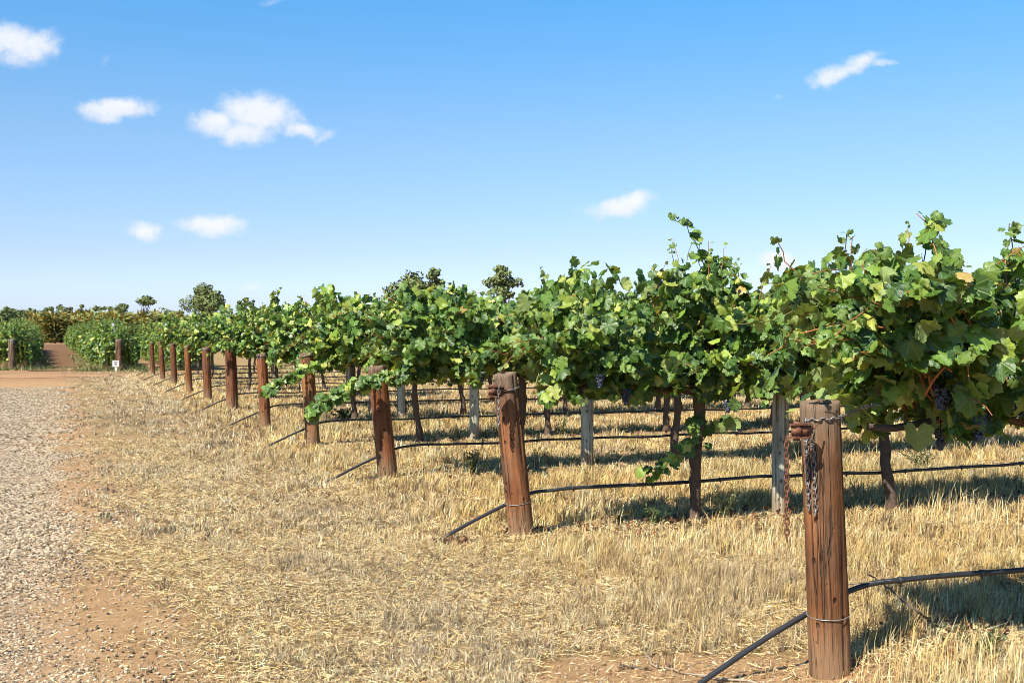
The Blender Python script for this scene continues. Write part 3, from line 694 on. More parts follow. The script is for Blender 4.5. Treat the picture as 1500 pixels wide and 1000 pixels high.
VG = 'grapevines trained along the rows'
def build_vine(seed, lod, label, loc, rz, group=VG, bunch_at=(), droop=(), **kw):
    root = thing('grapevine', label, 'grapevine', loc, rz, group)
    fol, cane, bag, bl = vine_parts(seed, lod, **kw)
    mesh_tri('foliage', fol[0], fol[1], M_LEAF if lod == 0 else M_LEAF_FAR, fol[2], fol[3] if lod == 0 else None, parent=root)
    cane.build('canes', M_CANE, root)
    if bag.n: bag.build('trunk', M_BARK, root)
    for i, q in enumerate(list(bunch_at) + bl):
        o = link('grape_bunch', BUNCH[i % 3 if lod == 0 else 3 + i % 2], root, q); o.rotation_euler = (0, 0, i * 1.3); o.scale = (.80 + .12 * (i % 3),) * 3
    for q in droop:
        r = np.random.RandomState(seed + 900); pth = smooth_path(q[0], max(6, int(q[1] / .05))); pth[1:] += r.normal(0, .014, (len(pth) - 1, 3))
        P = []; N = []; T = []; S = []
        for i in range(1, len(pth)):
            for j in range((q[2] if len(q) > 2 else 3) + 1):
                o_ = r.normal(0, 1, 3); o_[1] = -abs(o_[1]); o_ /= np.linalg.norm(o_)
                P.append(pth[i] + o_ * r.uniform(.03, .085)); N.append(o_ * .6 + np.array([-.2, -.5, .7]) + r.normal(0, .35, 3)); T.append(o_ * .6 + np.array([0, 0, -.7]) + r.normal(0, .3, 3)); S.append(r.uniform(.035, .078))
        P, N, T, S = map(np.array, (P, N, T, S)); V, Tt, C, U = leaves_mesh(P, N, T, S, leaf_colours(len(P), r, r.rand(len(P)) * .4), lod, r)
        b = Bag(); b.tube(pth, np.linspace(.005, .002, len(pth)), 5, np.array([.30, .11, .04]), cap=False)
        cv, ct = np.concatenate(b.V), np.concatenate(b.T)
        mesh_tri('drooping_shoot', np.concatenate([V, cv]), np.concatenate([Tt, ct + len(V)]), [M_LEAF if lod == 0 else M_LEAF_FAR, M_CANE], np.concatenate([C, np.concatenate(b.C)]),
                 np.concatenate([U, np.zeros((len(cv), 2))]), np.concatenate([np.zeros(len(Tt), int), np.ones(len(ct), int)]), parent=root)
    return root
def copy_vine(src, label, loc, rz, scale=1.0):
    c = src.copy(); COL.objects.link(c); c.location = loc; c.rotation_euler = (0, 0, rz); c['label'] = label; c.scale = (scale,) * 3
    for ch in src.children:
        d = ch.copy(); COL.objects.link(d); d.parent = c
    return c

ORD = ['first', 'second', 'third', 'fourth', 'fifth', 'sixth', 'seventh', 'eighth', 'ninth', 'tenth', 'eleventh', 'twelfth', 'thirteenth', 'fourteenth', 'fifteenth', 'sixteenth', 'seventeenth', 'eighteenth', 'nineteenth', 'twentieth'] + ['twenty-' + q for q in ('first', 'second', 'third', 'fourth', 'fifth', 'sixth', 'seventh', 'eighth', 'ninth')] + ['thirtieth'] + ['thirty-' + q for q in ('first', 'second', 'third', 'fourth', 'fifth', 'sixth', 'seventh', 'eighth', 'ninth')]
ROWN = ['foremost row', 'second row from the front', 'third row from the front', 'fourth row from the front', 'fifth row from the front', 'sixth row from the front', 'seventh row from the front', 'eighth row from the front', 'ninth row from the front', 'tenth row from the front', 'hindmost row of the near block']
def v3(p, z=None):
    return (p[0], p[1], float(gh(p[0], p[1])) if z is None else z)
def pxof(p): return 750 + F * p[0] / p[1]
T0, DT = 1.45, 1.9
# shoots trained out past each end post: (path points, length, leaf size factor)
def outgoing(r, n=8, reach=1.75):
    out = []
    for i in range(n):
        y = r.uniform(-.35, .3); z = CORD + r.uniform(0, .25)
        out.append(([(-1.0, y * .4, z), (-1.25, y * .8, z + r.uniform(.1, .4)), (-reach + r.uniform(-.12, .3), y, z + r.uniform(-.1, .5))], .85))
    return out
R1 = np.random.RandomState(8)
ex = {0: outgoing(R1, 11, 1.72) + [([(-.8, -.12, 1.3), (-.92, -.16, 1.6), (-1.03, -.17, 1.84), (-1.12, -.17, 2.01)], .85, 1.0), ([(-.45, -.1, 1.3), (-.5, -.2, 1.7), (-.40, -.25, 1.98)], .75), ([(-.3, -.1, 1.3), (-.3, -.15, 1.75), (-.22, -.2, 2.05)], .8),
          *[([(x, -.1, 1.3), (x + .03, -.12, 1.7), (x + dx, -.14, zt)], .75) for x, dx, zt in ((-.62, .06, 1.92), (-.52, -.05, 1.98), (-.4, .1, 2.04), (-.2, -.08, 2.06), (-.1, .05, 2.10), (.05, .0, 2.12), (.2, -.1, 2.1), (.35, .0, 2.1))], ([(-1.15, -.1, 1.4), (-1.35, -.2, 1.62), (-1.45, -.2, 1.78)], .6),
          ([(-.9, -.3, 1.45), (-1.2, -.36, 1.52), (-1.55, -.34, 1.66), (-1.78, -.3, 1.72)], .95), ([(-1.1, -.15, 1.3), (-1.5, -.2, 1.35), (-1.85, -.1, 1.2)], .8), ([(-1.0, -.25, 1.3), (-1.45, -.2, 1.5), (-1.8, -.1, 1.45)], .8)]
      + [([(-.9 + q * .1, y, 1.35), (-1.05 - q * .35, y * 1.2, 1.62), (-1.05 - q * .62, y * 1.3, 1.70 + z)], .8, 1.0) for q, y, z in ((0, -.1, .2), (.15, .2, .22), (.3, -.3, .15), (.45, .05, .22), (.6, -.2, .14), (.75, .25, .18), (.9, -.1, .10), (1.0, .15, .02), (.2, -.35, .05), (.55, -.38, -.05), (.85, -.36, -.12), (1.0, -.3, -.2))]
      + [([(x, -.2, 1.2), (x + .02, -.40, 1.42), (x - .05, -.48, 1.28)], .45) for x in np.arange(-1.1, .4, .2)],
      1: outgoing(R1, 8, 1.7) + [([(.1, -.05, 1.3), (.05, -.1, 1.8), (-.02, -.1, 2.12), (-.14, -.1, 2.30), (-.26, -.1, 2.34)], 1.25), ([(.2, 0, 1.3), (.12, -.1, 1.8), (.1, -.12, 2.06)], .85), ([(0, 0, 1.3), (-.18, -.1, 1.75), (-.25, -.1, 2.12)], .95),
          *[([(x, y, 1.4), (x * .9, y, 1.75), (x * .75 + dx, y, zt)], .7) for x, y, dx, zt in ((-.40, -.15, 0, 1.96), (-.32, .1, .05, 2.02), (-.22, -.2, .0, 2.14), (-.12, .05, -.05, 2.2), (-.04, -.2, .05, 2.18), (.06, -.05, -.04, 2.16), (.14, -.2, .04, 2.12), (.24, .05, 0, 2.05), (.32, -.18, .05, 2.0), (.42, -.05, 0, 1.98))], ([(.3, 0, 1.3), (.26, 0, 1.9), (.3, 0, 2.05)], .85), ([(-.2, 0, 1.3), (-.3, -.1, 1.7), (-.42, -.1, 1.98)], .8), ([(.1, -.1, 1.3), (.08, -.15, 1.7), (.0, -.15, 2.08)], .9)],
      2: outgoing(R1, 8, 1.65), 3: outgoing(R1, 9, 1.7), 4: outgoing(R1, 8, 1.6) + [([(-1.2, 0, 1.3), (-1.25, 0, 1.8), (-1.32, 0, 2.05), (-1.2, 0, 2.17)], 1.0)], 5: outgoing(R1, 7, 1.6)}
dr = {1: [([(0.0, -.03, .82), (-.04, -.07, .74), (-.16, -.1, .60), (-.33, -.1, .47), (-.42, -.1, .42)], .75, 2), ([(.0, -.04, .55), (.08, -.06, .70), (.22, -.06, .78)], .35, 1)],
      2: [([(-1.0, -.1, 1.05), (-1.4, -.18, 1.06), (-1.8, -.2, .98), (-2.1, -.22, .84), (-2.32, -.22, .70)], 1.5, 4)],
      3: [([(-1.2, -.1, 1.1), (-1.6, -.2, 1.0), (-1.9, -.2, .86), (-2.1, -.2, .74)], 1.1, 4)]}
bun0 = [(-1.02, -.20, 1.25), (-.95, -.15, 1.26), (-.82, -.22, 1.14), (-.74, -.20, 1.19), (-.54, -.18, 1.22)]
bun1 = [(-1.02, -.42, 1.20), (.15, -.25, 1.0), (-.75, -.3, 1.1), (.8, -.3, 1.02)]
bun2 = [(-.82, -.38, 1.18), (-.55, -.33, 1.12), (.25, -.35, 1.08), (1.0, -.3, 1.05)]
var1 = []; var2 = []; end2 = []
for n in range(11):
    for k in range(14):
        t = T0 + DT * k; p = rowpt(n, t); px = pxof(p)
        if n == 0 and k > 2: break
        if k and px > 1600 + (0 if n else 400) and k > 1: break
        if n > 5 and px > pxof(rowpt(n - 3, 0)) + 150: break
        who = 'nearest the end post' if k == 0 else f'{ORD[k]} from the end post'
        lab = f"leafy green grapevine, {who}, {ROWN[n]}"
        loc = v3(p)
        if n == 0: build_vine(100 + k, 0, lab, loc, ROT, armL=1.3 if k == 0 else 1.02, extra=ex[0] if k == 0 else (), bunch_at=bun0 if k == 0 else (), bunches=2, dens=1.6, vigour=1.02, fill=1150, zcut=1.0, clear_post=k == 0)
        elif n == 1: build_vine(120 + k, 0, lab, loc, ROT, armL=1.3 if k == 0 else 1.02, extra=ex[1] if k == 0 else (), bunch_at=bun1 if k == 0 else (), droop=dr[1] if k == 0 else (), bunches=3, dens=1.6, vigour=1.10, fill=1150, zcut=.93)
        elif n == 2 and k < 3: build_vine(140 + k, 0 if k == 0 else 1, lab, loc, ROT, armL=1.3 if k == 0 else 1.02, extra=ex[2] if k == 0 else (), bunch_at=bun2 if k == 0 else (), droop=dr[2] if k == 0 else (), bunches=3, dens=1.5, vigour=1.17, fill=1150)
        elif n in (3, 4, 5) and k == 0: build_vine(160 + n, 1, lab, loc, ROT, armL=1.3, extra=ex[n], droop=dr.get(n, ()), bunches=3, dens=1.5, vigour=1.18)
        elif n > 5 and k == 0:
            if len(end2) < 2: end2.append(build_vine(180 + n, 2, lab, loc, ROT, armL=1.3, extra=outgoing(R1, 7, 1.6), bunches=2, vigour=1.18, dens=1.35))
            else: copy_vine(end2[n % 2], lab, loc, ROT, 1 + .05 * math.sin(n * 3))
        elif n <= 5 and p[1] < 24:
            if len(var1) < 5: var1.append(build_vine(200 + len(var1), 1, lab, loc, ROT, bunches=4, vigour=1.15, dens=1.5))
            else: copy_vine(var1[(n * 3 + k * 2) % 5], lab, loc, ROT + (PI if (n + k) % 2 else 0), 1 + .06 * math.sin(n * 5 + k * 2.3))
        else:
            if len(var2) < 5: var2.append(build_vine(230 + len(var2), 2, lab, loc, ROT, bunches=2, vigour=1.18, dens=1.4))
            else: copy_vine(var2[(n * 3 + k * 2) % 5], lab, loc, ROT + (PI if (n + k) % 2 else 0), 1 + .06 * math.sin(n * 4 + k * 2.1))

# far block beyond the dirt track: rows running away from the camera
FROT = math.atan2(FD[1], FD[0])
def low_vine(seed, label, loc, rz):          # fuller, leaf to the ground
    r = np.random.RandomState(seed)
    sk = [([(x, s * .15, 1.1), (x + r.normal(0, .1), s * .5, .95), (x + r.normal(0, .15), s * .62, .5), (x + r.normal(0, .15), s * .66, .16)], 1.05, 1.2) for s in (-1, 1) for x in np.arange(-1, 1, .11)]
    sk += [([(-.9, y, 1.1), (-1.15, y * 1.2, .95), (-1.2, y * 1.3, .5), (-1.15, y * 1.3, .2)], 1.0, 1.2) for y in np.arange(-.5, .55, .14)] + [([(.9, y, 1.1), (1.15, y * 1.2, .95), (1.2, y * 1.3, .5), (1.15, y * 1.3, .2)], 1.0, 1.2) for y in np.arange(-.5, .55, .14)]
    return build_vine(seed, 2, label, loc, rz, 'grapevines of the block beyond the dirt track', extra=sk, bunches=0, vigour=1.10, dens=1.3, fill=0)
far_src = [None, None]
for (nm, base, cnt, off) in (('left of the brown lane', FA, 26, 1.2), ('right of the brown lane', FB, 38, 1.2), ('behind the near block', FB + FN * 2.7, 12, .4)):
    for k in range(cnt):
        p = base + FD * (off + k * 1.9)
        lab = f"bushy grapevine in the far row {nm}, {'at its near end' if k == 0 else ORD[k] + ' from its near end'}"
        if k < 2 and far_src[k] is None: far_src[k] = low_vine(300 + k, lab, v3(p, 0), FROT)
        else: copy_vine(far_src[k % 2], lab, v3(p, 0), FROT + (PI if (k // 2) % 2 else 0) + .25 * math.sin(k * 5.1), 1 + .09 * math.sin(k * 2.7 + off * 9))

# ------------------------------------------------------------------ posts
def post_mesh(name, h, rad, mat, seed, crack=5, sides=48, rings=26, parent=None, loc=None, taper=.06):
    r = np.random.RandomState(seed); a = np.arange(sides) * 2 * PI / sides; zs = np.linspace(-.25, h, rings)
    cr = [(r.rand() * 6.28, r.uniform(.05, .13), r.uniform(.05, .16), r.uniform(0, h), r.uniform(.2, .7)) for _ in range(crack)]
    V = []
    for z in zs:
        q = rad * (1 + taper * (.5 - z / h)) * (1 + .022 * np.sin(2 * a + seed) + .015 * np.sin(3 * a + seed * 2 + z * 1.5) + .014 * (vnoise(a * 2.2 + seed, np.full(sides, z * 5 + seed)) - .5) * 2)
        for (ca, w_, dp, cz, cl) in cr:
            da = (a - ca - .12 * math.sin(z * 3 + ca) + PI) % (2 * PI) - PI
            q = q - rad * dp * np.exp(-(da / w_) ** 2) * math.exp(-((z - cz) / cl) ** 2)
        zz = np.full(sides, z)
        if z == zs[-1]: zz = zz - .010 * vnoise(a * 3 + seed, a * 0 + 3) + .006 * np.cos(a - 1)
        V.append(np.c_[q * np.cos(a), q * np.sin(a), zz])
    topr = V[-1]
    V.append(topr * np.array([.96, .96, 1]) + np.array([0, 0, .004])); V.append(topr * np.array([.5, .5, 1]) + np.array([0, 0, .005])); V.append(np.array([[0, 0, h]]))
    V = np.concatenate(V); nr = rings + 2; Q = []
    for i in range(nr - 1):
        for k in range(sides):
            k2 = (k + 1) % sides; Q += [(i * sides + k, i * sides + k2, (i + 1) * sides + k2), (i * sides + k, (i + 1) * sides + k2, (i + 1) * sides + k)]
    for k in range(sides): Q.append(((nr - 1) * sides + k, (nr - 1) * sides + (k + 1) % sides, nr * sides))
    return mesh_tri(name, V, np.array(Q), mat, parent=parent, loc=loc)
def ring_mesh(name, z, rad, r, mat, parent, wob=.01, turns=1, seed=0):
    a = np.linspace(0, 2 * PI * turns, 40 * turns); b = Bag()
    b.tube(np.c_[np.cos(a) * rad, np.sin(a) * rad, z + wob * np.sin(a + seed) + np.linspace(0, .012 * (turns - 1), len(a))], r, 5); return b.build(name, mat, parent, color=False)
PB = [(0.19, 0.071, 0.024), (0.235, 0.09, 0.036), (0.19, 0.065, 0.024), (0.24, 0.099, 0.04), (0.2, 0.069, 0.025), (0.2, 0.065, 0.024), (0.19, 0.065, 0.025), (0.24, 0.086, 0.026), (0.18, 0.062, 0.025), (0.18, 0.06, 0.024), (0.2, 0.073, 0.029)]
PO = [(0.37, 0.142, 0.045), (0.4, 0.138, 0.043), (0.34, 0.107, 0.032), (0.42, 0.181, 0.068), (0.33, 0.12, 0.043), (0.33, 0.103, 0.032), (0.3, 0.103, 0.036), (0.45, 0.155, 0.036), (0.28, 0.095, 0.036), (0.28, 0.09, 0.032), (0.3, 0.112, 0.043)]
PL = ["thick weathered brown timber end post standing foremost, hung with three chains",
      "smooth reddish brown round timber end post, second from the front, chain round its top",
      "dark red timber end post with its top under leaves, third from the front",
      "brown timber end post with a leafy drooping shoot hanging across it, fourth from the front",
      "brown timber end post half hidden by hanging leaves, fifth from the front",
      "stout reddish brown timber end post with open wire bound top, sixth from the front",
      "slim brown timber end post, seventh from the front", "orange brown timber end post, eighth from the front",
      "dark brown timber end post, ninth from the front", "dark brown timber end post, tenth from the front", "last brown timber end post of the near block, beside the far vines"]
LEAN = [-.043, -.105, -.10, -.07, -.05, -.03, -.04, -.05, -.05, -.05, -.04]
HT = [1.205, 1.20, 1.15, 1.22, 1.16, 1.20, 1.16, 1.15, 1.17, 1.19, 1.14]
RD = [.088, .090, .098, .092, .085, .105, .085, .078, .082, .08, .078]
posts = []
for n in range(11):
    p = rowpt(n, 0)
    o = thing('end_post', PL[n], 'post', v3(p), 0, 'timber end posts of the vine rows')
    o.rotation_euler = (.01, LEAN[n], 0)
    m = post_material(f'timber_{ORD[n]}', PB[n], PO[n], (.30, .225, .16) if n else (.30, .225, .155), n + 1, .15 if n in (0, 1) else .05, HT[n])
    post_mesh('post_body', HT[n], RD[n], m, 20 + n, 7 if n == 0 else 4, 64 if n < 3 else 36, 40 if n < 3 else 20, parent=o)
    if n < 2: ring_mesh('wire_loop', .262 if n == 0 else .25, RD[n] * 1.04, .0022, M_WIRE, o, .006)
    if n == 1: ring_mesh('chain_wrap', HT[n] - .11, RD[n] * 1.04, .008, M_STEEL, o, .012)
    if n > 2: ring_mesh('wire_wrap', HT[n] - .05, RD[n] * 1.03, .006, M_STEEL, o, .006, 2, n)
    posts.append(o)
# grey green line posts standing inside the rows
GP = post_material('treated_pine', (.56, .56, .43), (.74, .73, .58), (.62, .61, .50), 3.3, .02, 1.7, 0.0)
src = None
for n in range(0, 8):
    for j, t in enumerate((2.25, 7.95, 13.65, 19.35)):
        p = rowpt(n, t); px = pxof(p)
        if px > 1560 or p[1] > 26 or (n == 0): break
        lab = f"grey green round timber line post, {ORD[j]} inside the {ROWN[n]}"
        if src is None: src = post_mesh('line_post', 1.42, .066, GP, 77, 4, 32, 24); o = src
        else: o = src.copy(); COL.objects.link(o)
        o.location = v3(p); o.rotation_euler = (0, .015 * math.sin(n * 3 + j), n * 1.3 + j)
        tag(o, lab, 'post', 'grey timber line posts inside the rows')
# far posts
fm = post_material('grey_timber', (.22, .145, .10), (.32, .215, .15), (.36, .30, .24), 9, .1, 1.2)
o = tag(post_mesh('end_post', 1.2, .125, fm, 61, 3, 24, 12, loc=v3(FA, 0)), "grey brown timber end post before the far left vine row, left edge", 'post', 'timber end posts of the far block')
o = thing('end_post', "brown timber end post of the far row behind a small white sign", 'post', v3(FB, 0), 0, 'timber end posts of the far block')
post_mesh('post_body', 1.2, .12, post_material('brown_timber', (.20, .10, .055), (.32, .17, .09), (.34, .27, .21), 12, .08, 1.2), 64, 3, 24, 12, parent=o)
src = None
for i, (px, py, h) in enumerate(((166, 478, 1.80),)):
    q = at_depth(px, py, 46.5 + i)
    b = Bag(); b.box((0, 0, h / 2), (.055, .045, h / 2), (.62, .60, .55)); b.box((0, 0, h + .015), (.062, .052, .012), (.5, .48, .45))
    tag(b.build('pale_stake', col_material('pale_wood_' + 'ab'[i], .8, .2, 0, .3, 12), loc=(q[0], q[1], 0), smooth=False), ("pale wooden stake rising above the far vines behind the white sign", "pale stake tip among the vines right of the sign post")[i], 'stake')
# small white marker sign on a short white stake
s0 = ground_at(173, 544)
sg = thing('marker_sign', "small white square sign on a short white stake before the far post", 'sign', (s0[0], s0[1] - .25, 0))
WH = col_material('white_paint', .6, .3, 0, .12, 20)
b = Bag(); b.box((0, 0, .17), (.035, .012, .20), (.72, .71, .68)); b.build('stake', WH, sg, smooth=False)
b = Bag(); b.box((0, -.022, .30), (.115, .008, .115), (.80, .80, .78)); b.build('panel', WH, sg, smooth=False)
b = Bag(); b.box((0, -.033, .29), (.045, .002, .04), (.20, .20, .20)); b.box((0, -.033, .365), (.075, .002, .012), (.20, .20, .20)); b.build('dark_marking', WH, sg, smooth=False)

# ------------------------------------------------------------------ drip irrigation pipes and drip wires
for n in range(11):
    tmax = [5.5, 6.5, 9.5, 12, 13, 14, 10, 8, 7, 6, 5][n]
    hh = .345 if n == 0 else .32
    ctl = [(-.66, .10, -.03), (-.50, .11, .045), (-.25, .125, .15), (0, .13, .245), (.14, .12, .295), (.28, .08, hh - .01), (.42, .055, hh), (.7, .05, hh)]
    tt = np.arange(1.1, tmax, .25); rr = np.random.RandomState(40 + n)
    ctl += [(t, .05, hh - .010 * abs(math.sin(t * PI / DT)) + rr.normal(0, .003)) for t in tt]
    pts = np.array([(*rowpt(n, t, o_), z + float(gh(*rowpt(n, t, o_))) * .5) for (t, o_, z) in ctl])
    pts = smooth_path(pts, len(ctl) * (4 if n < 4 else 2)); org = pts[0].copy()
    root = thing('drip_pipe', f"black drip pipe along the {ROWN[n]}, bent down to the ground", 'pipe', org, 0, 'black drip irrigation pipes')
    b = Bag(); b.tube(pts - org, .0128 if n < 3 else .0135, 10 if n < 3 else 6); b.build('tube', M_PIPE, root, color=False)
    if n < 4:
        src = None
        for t in np.arange(.46, min(tmax - .1, 6), .42 if n == 0 else .62):
            q = np.array([*rowpt(n, t, .05), 0]); i = np.argmin(np.linalg.norm(pts[:, :2] - q[:2], axis=1)); q = pts[i] - org
            if src is None:
                b = Bag(); e = np.array([RV[0], RV[1], 0]); b.tube([-e * .014, -e * .012, e * .012, e * .014], [.0128, .0165, .0165, .0128], 10); b.tube([(0, 0, -.012), (0, 0, -.03)], [.005, .004], 6)
                o = b.build('dripper', M_PIPE, root, tuple(q), color=False); src = o
            else: o = src.copy(); COL.objects.link(o); o.parent = root; o.location = tuple(q)
for n in range(3):
    pts = np.array([(*rowpt(n, t, .05), (.355 if n == 0 else .335) + .002 * math.sin(t * 3)) for t in np.linspace(.08, [2.6, 6, 8][n], 20)])
    b = Bag(); b.tube(pts - pts[0], .0014, 4)
    tag(b.build('drip_wire', M_WIRE, loc=tuple(pts[0]), color=False), f"thin galvanised wire carrying the drip pipe along the {ROWN[n]}", 'wire', 'galvanised drip wires')

# ------------------------------------------------------------------ chains and strainers on the posts
def chain_mesh(name, pts, pitch, rw, mat, label):
    pts = np.asarray(pts, float); seg = np.linalg.norm(np.diff(pts, axis=0), axis=1); cum = np.concatenate([[0], np.cumsum(seg)]); b = Bag()
    nl = int(cum[-1] / pitch)
    for i in range(nl):
        c = np.array([np.interp((i + .5) * pitch, cum, pts[:, k]) for k in range(3)]); c2 = np.array([np.interp((i + .9) * pitch, cum, pts[:, k]) for k in range(3)])
        d = c2 - c; d = d / (np.linalg.norm(d) + 1e-9); s = np.cross(d, [0.3, 1, .2]); s /= np.linalg.norm(s); u_ = np.cross(d, s)
        ax = s if i % 2 else u_; ax = ax * .85 + (u_ if i % 2 else s) * .3; ax = ax - d * (ax @ d); ax /= np.linalg.norm(ax)
        a = np.linspace(0, 2 * PI, 13); hl, hw = pitch * .72, pitch * .42
        P = c + np.outer(np.sign(np.cos(a)) * np.abs(np.cos(a)) ** .8 * hl, d) + np.outer(np.sin(a) * hw, ax)
        b.tube(P, rw, 5, cap=False)
    org = pts[0]
    for q in b.V: q -= org
    return tag(b.build(name, mat, loc=tuple(org), color=False), label, 'chain', 'chains hung on the end posts')
def front_of(n, ang, z, gap=.012):       # point just outside post n's skin, at angle ang seen from above, following its lean
    p = rowpt(n, 0); return np.array([p[0] + math.cos(ang) * (RD[n] + gap) + math.sin(LEAN[n]) * z, p[1] + math.sin(ang) * (RD[n] + gap), z + float(gh(*p))])
A = R(-115)
hang = [front_of(0, R(-143), z) + np.array([0, -.0 , 0]) for z in np.linspace(1.13, .72, 12)]
chain_mesh('chain', hang, .0235, .0031, M_STEEL, "longer grey steel chain hanging down the left side of the foremost post")
hang = [front_of(0, R(-126), z) + np.array([.004 * math.sin(z * 9), 0, 0]) for z in np.linspace(1.11, .70, 12)]
chain_mesh('chain', hang, .0235, .0031, M_STEEL, "dark grey chain hanging beside the other grey one, nearer the foremost post's middle")
pq = rowpt(0, 0)
tens = [front_of(0, R(q), 1.125 + .012 * (q + 125) / 90, .008) for q in (-145, -125, -105, -85, -65, -45)] + [np.array([pq[0] + .14, pq[1] - .02, 1.165]), np.array([pq[0] + .24, pq[1] + .03, 1.175])]
chain_mesh('chain', tens, .0235, .0031, M_STEEL, "taut grey chain crossing the face of the foremost post into the leaves")
rust = [front_of(0, R(-172), z, .02) + np.array([-.05 - (1.06 - z) * .04, -.02, 0]) for z in np.linspace(1.05, .58, 12)]
chain_mesh('chain', rust, .024, .0034, M_RUST, "rusty chain hanging free from the strainer left of the foremost post")
def strainer(n, loc, label, s=1.0):
    o = thing('wire_strainer', label, 'strainer', loc, R(20), 'rusty wire strainers'); o.scale = (s,) * 3
    for sg_ in (-1, 1):
        b = Bag(); b.box((0, 0, sg_ * .028), (.048, .016, .004)); b.box((.0, .012, sg_ * .022), (.04, .004, .010)); b.build('side_plate', M_RUST, o, color=False, smooth=False)
    b = Bag(); b.tube([(-.02, 0, -.04), (-.02, 0, .04)], .014, 12); b.tube([(-.02, 0, -.013), (-.02, 0, .013)], .022, 12); b.build('spool', M_RUST, o, color=False)
    b = Bag(); b.box((.02, -.004, 0), (.03, .004, .022)); b.tube([(.04, 0, 0), (.07, 0, .01), (.085, 0, .03)], .004, 6); b.build('hook_plate', M_RUST, o, color=False)
    return o
q = at_depth(1173, 631, 4.95); strainer(0, tuple(q), "rusty brown wire strainer on the left side of the foremost post")
q = at_depth(726, 573, 8.28); strainer(1, tuple(q), "rusty wire strainer beside the top of the second post, chain below it", 1.25)
chain_mesh('chain', [at_depth(731 - .1 * i, 566 + i * 6.4, 8.27) for i in range(11)], .027, .0042, M_STEEL, "grey chain hanging below the strainer at the second post")
chain_mesh('chain', [at_depth(540 + .1 * i, 552 + i * 5.8, 11.68) for i in range(11)], .034, .0055, M_STEEL, "dark chain hanging at the left side of the third post")
chain_mesh('chain', [at_depth(437 + .2 * i, 532 + i * 4.4, 15.0) for i in range(11)], .034, .0060, M_STEEL, "grey chain hanging at the left side of the fourth post")

# ------------------------------------------------------------------ small plants, twigs, litter
def weed(px, py, h, wdt, n, col, label, leafw=.012, upright=.7):
    g = ground_at(px, py); r = np.random.RandomState(int(px * 7 + py)); z = float(gh(g[0], g[1]))
    root = thing('weed', label, 'weed', (g[0], g[1], z), 0, 'green weeds in the dry grass'); st = Bag(); lf = Bag()
    for i in range(n):
        a = r.rand() * 6.28; rr = wdt * r.uniform(.2, 1); L = h * r.uniform(.5, 1)
        p = smooth_path([(0, 0, 0), (math.cos(a) * rr * .35, math.sin(a) * rr * .35, L * .55), (math.cos(a) * rr, math.sin(a) * rr, L * (1 if upright > .5 else .5))], 7)
        st.tube(p, np.linspace(.003, .0014, 7), 4, np.array([.16, .15, .06]))
        for q in range(1, 7):
            for s in range(3):
                d = unit(r.normal(0, 1, 3) + np.array([0, 0, .6])); l = r.uniform(.5, 1.2) * leafw * 3.2; sd_ = unit(np.cross(d, r.normal(0, 1, 3))) * leafw * .5
                b0 = p[q] + r.normal(0, .004, 3)
                lf.add([b0, b0 + d * l * .5 + sd_, b0 + d * l, b0 + d * l * .5 - sd_], np.array([(0, 1, 2, 3)]), np.array(col) * r.uniform(.65, 1.35))
    st.build('stems', M_WEED, root); lf.build('leaves', M_WEED, root, smooth=False)
weed(692, 695, .26, .11, 16, (.12, .14, .05), "grey green bushy weed left of the second post, below the third row's pipe", .016)
weed(150, 760, .035, .075, 8, (.10, .15, .06), "small dark green rosette weed beside the gravel edge", .014, .2)
weed(962, 772, .14, .14, 12, (.10, .15, .05), "low green weed left of the trunk in the second row", .013)
weed(1062, 766, .30, .16, 12, (.13, .15, .06), "straggly green weed right of the trunk in the second row", .011)
weed(795, 742, .07, .12, 10, (.08, .15, .04), "small bright green weed right of the second post's pipe", .012, .3)
weed(825, 640, .34, .13, 9, (.12, .17, .06), "tall thin green weed between the third and fourth rows", .014)
weed(506, 617, .20, .35, 14, (.10, .13, .05), "dark weed clump at the foot of a vine trunk behind the fourth post", .03)
weed(590, 610, .30, .30, 10, (.11, .15, .06), "upright weed beside the grey line post behind the third post", .02)
weed(1350, 690, .24, .22, 14, (.14, .17, .07), "green tussock weed at the shaded grass edge right of the front post", .016)
weed(1445, 965, .13, .24, 16, (.13, .16, .06), "low green weed in the grass at the lower right edge", .010)
weed(745, 640, .24, .3, 12, (.13, .15, .06), "dull green weed at the foot of the line post left of the second post", .018)
def twig(pts, rad, col, label, side=None):
    P = smooth_path(pts, 24); r = np.random.RandomState(len(label)); P[1:-1] += r.normal(0, .004, (22, 3)); org = P[0].copy(); b = Bag()
    b.tube(P - org, np.linspace(rad, rad * .45, 24), 7, np.array(col), rough=.15, rng=r)
    if side: b.tube(smooth_path(np.array(side) - org, 8), np.linspace(rad * .8, rad * .4, 8), 6, np.array(col) * .4)
    tag(b.build('fallen_twig', M_TWIG, loc=tuple(org)), label, 'twig', 'fallen twigs on the ground')
def gp(px, py, z): g = ground_at(px, py); return np.array([g[0], g[1], z + float(gh(g[0], g[1]))])
twig([gp(1190, 1014, .012), gp(1090, 990, .012), gp(1030, 980, .012), gp(965, 964, .014), gp(947, 948, .012), gp(935, 934, .01)], .0062, (.42, .33, .24), "long pale curved twig lying on bare soil left of the foremost post", [gp(964, 965, .012), gp(966, 960, .03), gp(970, 962, .06)])
twig([gp(1395, 935, .01), at_depth(1345, 895, 5.5), at_depth(1308, 866, 5.6), at_depth(1273, 842, 5.7)], .0075, (.16, .12, .09), "grey twig slanting up across the pipe right of the foremost post")
twig([gp(905, 968, .01), gp(930, 966, .012), gp(955, 968, .01)], .007, (.22, .16, .11), "short dark stick on the bare soil patch")
twig([gp(610, 790, .012), gp(650, 789, .015), gp(700, 792, .012)], .008, (.20, .15, .11), "thin dark stick at the end of the second row's pipe")
